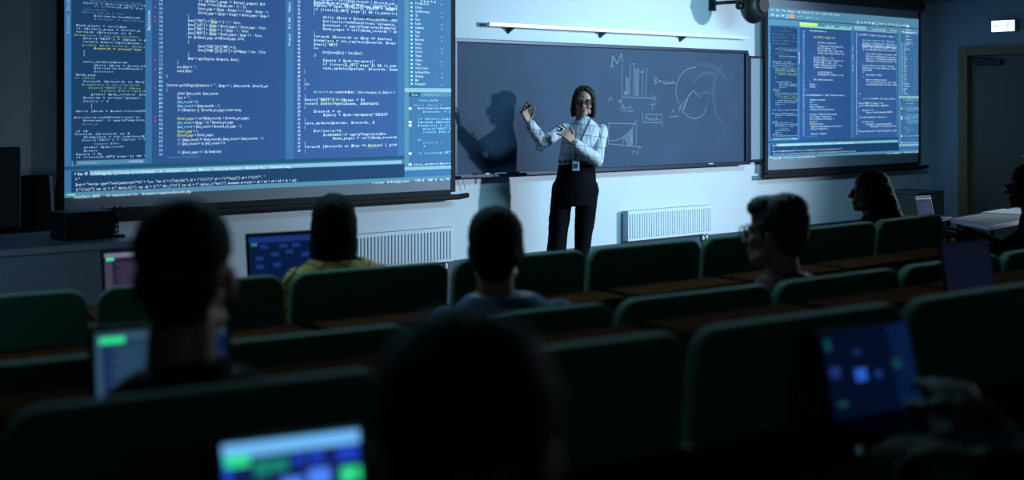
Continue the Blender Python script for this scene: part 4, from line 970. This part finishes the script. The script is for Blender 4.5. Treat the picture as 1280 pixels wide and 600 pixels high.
for S, E, W in ((Sr, Er, Wr), (Sl, El, Wl)):
    arm(sh, S, E, W, (.050, .048, .040), .004, .90); sh.ell(S-Vector((0,0,.008)), .052)
    c0 = E.lerp(W, .78); c1 = E.lerp(W, .97); sh.cone(c0, .040, c1, .043, n=20)
sh.caps([Er, Er+Vector((-.02, 0, -.03))], [.05, .04])
sh.build('blouse', M['check'], lect, remesh=.006, relax=2, disp=.010, dscale=.035)
tr_ = MB()
tr_.loft([(.018,0,.76,.160,.12), (.013,0,.82,.172,.125), (.013,0,.90,.170,.125), (.02,0,.98,.160,.118), (.028,0,1.06,.148,.110), (.030,0,1.105,.142,.108)])
for (a, b, c_, d_), (r0, r1, r2, r3) in zip(legs, ((.088, .083, .074, .066), (.088, .082, .058, .055))): tr_.caps([a, b, c_, d_], [r0, r1, r2, r3], n=20)
tr_.build('trousers', M['trouser'], lect, remesh=.008, relax=3, disp=.012, dscale=.08)
MB().loft([(.028,0,1.098,.150,.114), (.028,0,1.125,.150,.114)], n=32).build('belt', M['black'], lect)
MB().box((-.055, -.116, 1.112), (.040, .012, .030)).box((-.055, -.123, 1.112), (.024, .004, .016)).build('belt_buckle', mat('brass', (.45, .33, .15), .3, 1.0), lect, bevel=.002)
for s in (0, 1):
    d_ = legs[s][3]; MB().caps([(d_.x, .05, .035), (d_.x, -.06, .035), (d_.x-.01, -.15, .028)], [.036, .040, .030], n=16).box((d_.x, .045, .015), (.05, .05, .03)).build('shoe', M['black'], lect, remesh=.006)
# bob haircut
hb = MB(); hb.ell((0, -.030, .046), (.084, .094, .080), nu=26, nv=18); hb.ell((0, -.052, -.030), (.080, .052, .085)); hb.loft([(0,-.045,-.115,.080,.045), (0,-.045,-.07,.086,.052), (0,-.04,-.02,.084,.056)])
for q_ in (-1, 1):
    hb.loft([(q_*.078, -.008, -.120, .012, .040), (q_*.082, -.004, -.07, .018, .050), (q_*.079, -.002, -.01, .016, .052), (q_*.070, -.004, .045, .018, .052)])
    hb.caps([(q_*.010, .052, .100), (q_*.050, .048, .072), (q_*.070, .036, .035), (q_*.078, .030, -.02), (q_*.078, .026, -.09)], [.014, .015, .014, .014, .012], n=10)
hb.v = [(x*1.03, y*1.03, z*1.03) for x, y, z in hb.v]
hb.xf(HMx).build('hair', M['hair_brown'], lect, remesh=.0045, relax=1, disp=.006, dscale=.012)
glasses(HMx, lect, 1.05)
lp = MB().ell((0, .0935, -.060), (.022, .006, .0045)).ell((0, .092, -.068), (.018, .006, .005)); lp.v = [(x*1.03, y*1.03, z*1.03) for x, y, z in lp.v]
lp.xf(HMx).build('lips', M['lips'], lect, smooth=True)
ey = MB()
for q_ in (-1, 1): ey.ell((q_*.031, .0775, -.002), (.011, .006, .005))
ey.v = [(x*1.03, y*1.03, z*1.03) for x, y, z in ey.v]; ey.xf(HMx).build('eye', M['eye'], lect, smooth=True)
ly = MB(); ly.tube([(.030, -.055, 1.452), (.014, -.110, 1.36), (.004, -.132, 1.25), (.008, -.140, 1.12)], .0035, 6)
ly.tube([(.136, -.052, 1.452), (.090, -.110, 1.36), (.040, -.135, 1.25), (.010, -.140, 1.12)], .0035, 6); ly.tube([(.030, -.055, 1.452), (.03, .04, 1.475), (.08, .07, 1.48), (.13, .04, 1.475), (.136, -.052, 1.452)], .0035, 6)
lan = ly.build('lanyard', mat('lanyard_navy', (.01, .015, .05), .7), lect, smooth=True)
MB().box((.010, -.148, 1.085), (.055, .004, .085)).build('id_badge', mat('badge_plastic', (.55, .68, .78), .3), lan, bevel=.002)['label'] = 'pale blue identity badge'
MB().box((.010, -.1515, 1.080), (.036, .002, .038)).build('badge_photo', mat('badge_print', (.05, .09, .18), .5), lan)
# pen and clicker in her hands
pa, pb = P_(650, 140.5, -.305), P_(662.5, 131, -.335)
pn_ = tag(empty('marker_pen', (0, 0, 0)), 'black marker pen held in the lecturer\'s raised hand', 'pen')
pn_.location = lect.location; pn_.rotation_euler = (0, 0, YAW)
MB().cone(pa, .0075, pa.lerp(pb, .72), .0075).build('barrel', M['black'], pn_, smooth=False); MB().cone(pa.lerp(pb, .70), .0085, pb, .0080).build('cap', M['black'], pn_)
ck = tag(empty('remote_clicker', (0, 0, 0)), 'small white and black clicker in the lecturer\'s lower hand', 'remote control')
ck.location = lect.location; ck.rotation_euler = (0, 0, YAW); cpos = P_(700.5, 161.5, -.275)
rr = Matrix.Rotation(R(35), 3, 'Y')
MB().box(cpos, (.030, .022, .045), rot=rr).build('casing', M['rail'], ck, bevel=.005); MB().box(cpos+Vector((-.002, -.012, .004)), (.016, .004, .020), rot=rr).build('button', M['black'], ck)

# --- seated audience
def sitter(label, X, D, ztop, face, bodyface, floor, skin, shirt, hairfn, hs=1.0, lean=.26, slope=0.0, shoulder=.165, vox=.007, drop=.215, pitch=0, roll=0,
           hairm='hair', gl=False, wr=None, legs_=True, collar=True, trouser='denim', disp=.008, neckout=0.0):
    """local frame: origin on the floor below the head, +Y towards the stage"""
    hz = ztop-.118*hs-.008-floor; b = MB(); o_loc = CW(X, D, floor)
    Mx = HM((0, 0, hz), face-bodyface, pitch, roll); head_mb(b, Mx, hs)
    nb = Vector((0, -.045, hz-.155*hs)); zs = hz-drop; yp = -lean; zp = .56
    def torso(e):
        zc = zs-.02; t = lambda k: yp+(nb.y-yp)*k
        return [(0, yp, zp-.09, .165+e, .12+e), (0, t(.12), zp, .165+e, .125+e), (0, t(.35), zp+(zc-zp)*.4, .148+e, .115+e), (0, t(.7), zp+(zc-zp)*.8, shoulder-.005+e, .115+e), (0, t(.92), zc+.01, shoulder-.02+e, .09+e), (0, t(.97), zs+.022, .128+e, .078+e*.8), (0, t(1)+.005, zs+.050, .090+e, .065+e*.8), (0, nb.y+.005, nb.z+.01, .056+e*.7, .056+e*.7)]
    b.loft(torso(0))
    sp_ = [Vector((q_*(shoulder-.002), -.055, zs-.035)) for q_ in (-1, 1)]
    wr = wr or [Vector((-.10, .10, .64)), Vector((.10, .10, .64))]
    el = []
    for q_, S, W in zip((-1, 1), sp_, wr):
        E = (S+W)/2+Vector((q_*.07, -.03, -.11)); el.append(E); arm(b, S, E, W, (.044, .036, .026)); b.ell(S, .05)
    for q_, W, E in zip((-1, 1), wr, el):
        hand(b, W, (Vector(W)-E).normalized()+Vector((-q_*.2, .3, 0)), (0, .0, -1), -q_, (.25, .3, .2), .97)
    if legs_:
        for q_ in (-1, 1): b.caps([(q_*.09, yp+.02, zp-.05), (q_*.11, yp+.40, zp-.05), (q_*.11, yp+.36, .09)], [.075, .055, .04], n=14); b.caps([(q_*.11, yp+.36, .045), (q_*.115, yp+.5, .035)], [.038, .03])
    o = b.build('person', M[skin], remesh=vox*.8, relax=2)
    o.location = o_loc; o.rotation_euler = (0, 0, bodyface+YAW); tag(o, label, 'person')
    s_ = MB(); s_.loft(torso(.014))
    for S, E, W in zip(sp_, el, wr): arm(s_, S, E, W, (.052, .044, .034), .006, .93); s_.ell(S, .060)
    if collar: s_.loft([(0, nb.y-.002, nb.z-.02, .070, .068), (0, nb.y+.004, nb.z+.028, .064, .062)])
    s_.build('shirt', M[shirt], o, remesh=vox*1.1, relax=2, disp=disp, dscale=.06)
    if legs_:
        t_ = MB(); t_.loft([(0, yp, zp-.12, .17, .13), (0, yp, zp-.03, .178, .14), (0, yp, zp+.03, .165, .13)])
        for q_ in (-1, 1): t_.caps([(q_*.09, yp+.02, zp-.05), (q_*.11, yp+.40, zp-.05), (q_*.11, yp+.37, .12)], [.085, .066, .052], n=14)
        t_.build('trousers', M[trouser], o, remesh=.014, relax=2)
        for q_ in (-1, 1): MB().caps([(q_*.11, yp+.35, .045), (q_*.115, yp+.52, .038)], [.045, .038]).build('shoe', M['black'], o, remesh=.009)
    hairfn(Mx, hs).build('hair', M[hairm], o, remesh=vox*.8, relax=1, disp=.008, dscale=.014)
    if gl: glasses(Mx, o, hs*1.02, lens=False)
    return o
sitter('blurred dark-haired man in the foreground, seen from behind', (577-640)/F*1.17, 1.17, CAMZ-.189, R(12), R(30), .25, 'skin_warm', 'blackcotton', hair_faded, hs=1.08, lean=.16, vox=.006)
sitter('short-haired man in dark clothes seen from behind, seated at the left before a code laptop', (231-640)/F*2.18, 2.18, CAMZ-.163, R(4), R(28), .25, 'skin_warm', 'blackcotton', hair_faded, hs=1.03, lean=.2, vox=.006, drop=.205)
sitter('long-haired person in yellow plaid shirt seen from behind, facing the left screen', (418-640)/F*4.72, 4.72, CAMZ-.327, R(2), R(25), .13, 'skin_dark', 'plaid', lambda m_, s: hair_long(m_, s, .185, .070), hs=.97, lean=.32, drop=.160, shoulder=.150, disp=.006)
sitter('man in blue collared shirt with short dark hair, seen from behind below the lecturer', (620-640)/F*3.80, 3.80, CAMZ-.30, R(-3), R(22), .14, 'skin_warm', 'bluecotton', lambda m_, s: hair_short(m_, s), hs=1.0, lean=.28, drop=.178, shoulder=.180)
sitter('young man with glasses and quiff in a maroon top, face turned left', (968-640)/F*4.15, 4.15, CAMZ-.292, R(62), R(45), .14, 'skin_warm', 'maroon', lambda m_, s: hair_short(m_, s, fringe=1, nape=.7), hs=.97, lean=.28, gl=True, drop=.180, shoulder=.165, hairm='hair_brown')
sitter('long-haired woman in profile facing left, beyond the stage row at the right', (1085-640)/F*7.2, 7.2, CAMZ-.365, R(84), R(60), 0, 'skin_warm', 'blackcotton', hair_flowing, hs=.97, lean=.30, hairm='hair_brown', drop=.20)
sitter('dark-clad man with glasses at the right edge, seated at the white table', (1283-640)/F*6.9, 6.9, CAMZ-.315, R(80), R(70), 0, 'skin_dark', 'blackcotton', lambda m_, s: hair_short(m_, s), hs=1.0, lean=.22, gl=True, shoulder=.21, wr=[Vector((-.12, .34, .85)), Vector((.12, .32, .85))])
# person beyond the right edge whose hands reach into the picture
ax, ad = .98, 1.78; bf = R(35); bz = .25
def to_local(X, D, z):
    v_ = CW(X, D, z)-CW(ax, ad, bz); v_.rotate(Matrix.Rotation(-(bf+YAW), 4, 'Z')); return v_
h1 = to_local((1212-640)/F*2.10, 2.10, 1.56-(515-131)/F*2.10); h2 = to_local((1235-640)/F*1.93, 1.93, 1.56-(580-131)/F*1.93)
sitter('person almost outside the right edge, hands resting near the dim blue laptop', ax, ad, 1.42, R(40), bf, bz, 'skin_dark', 'blackcotton', lambda m_, s: hair_short(m_, s), hs=1.0, lean=.16, wr=[h1, h2])
# chairs of the last row under the two nearest people and loose chairs of the front
for (X, D, h_, fz, lab) in (((572-640)/F*1.27+.10, 1.27-.30, R(33), .25, 'green seat under the blurred foreground man, out of view'), (ax+.10, ad-.26, R(35), .25, 'green seat under the person at the right edge, out of view')):
    s0 = seat(.7, False); tag(at(s0, CW(X, D, fz), h_+YAW, lab), None, 'seat', 'seats of the last row')
def stool(label, X, D, face):
    e = tag(empty('chair', CW(X, D, 0), face+YAW), label, 'chair', 'chairs beyond the stage row')
    MB().box((0, 0, .445), (.42, .40, .04)).build('seat', M['seatshell'], e, bevel=.01)
    MB().box((0, -.21, .66), (.40, .025, .22)).build('backrest', M['seatshell'], e, bevel=.01)
    for a, b in ((-1,-1),(-1,1),(1,-1),(1,1)): MB().caps([(a*.18, b*.17, .43), (a*.20, b*.20, .012)], [.012, .012], n=8).build('leg', M['black'], e)
    for a in (-1, 1): MB().caps([(a*.17, -.17, .44), (a*.17, -.21, .70)], [.01, .01], n=8).build('back_post', M['black'], e)
stool('dark chair under the long-haired woman at the right', (1090-640)/F*7.35+.22, 7.35-.20, R(60))
stool('dark chair under the man at the white table', (1287-640)/F*6.9+.18, 6.9-.1, R(70))
# small bright round metal thing near the dim laptop
kp = CW((1076-640)/F*2.0, 2.0, 0); kz = 1.56-(566-131)/F*2.0
kb_ = tag(empty('metal_stud', (kp.x, kp.y, kz)), 'tiny shiny round metal stud glinting in the dark at lower right', 'stud')
MB().ell((0, 0, 0), (.007, .007, .007)).build('stud_head', M['chrome'], kb_, smooth=True); MB().cone((0, 0, 0), .003, (.002, .012, -.012), .003).build('stud_pin', M['chrome'], kb_)
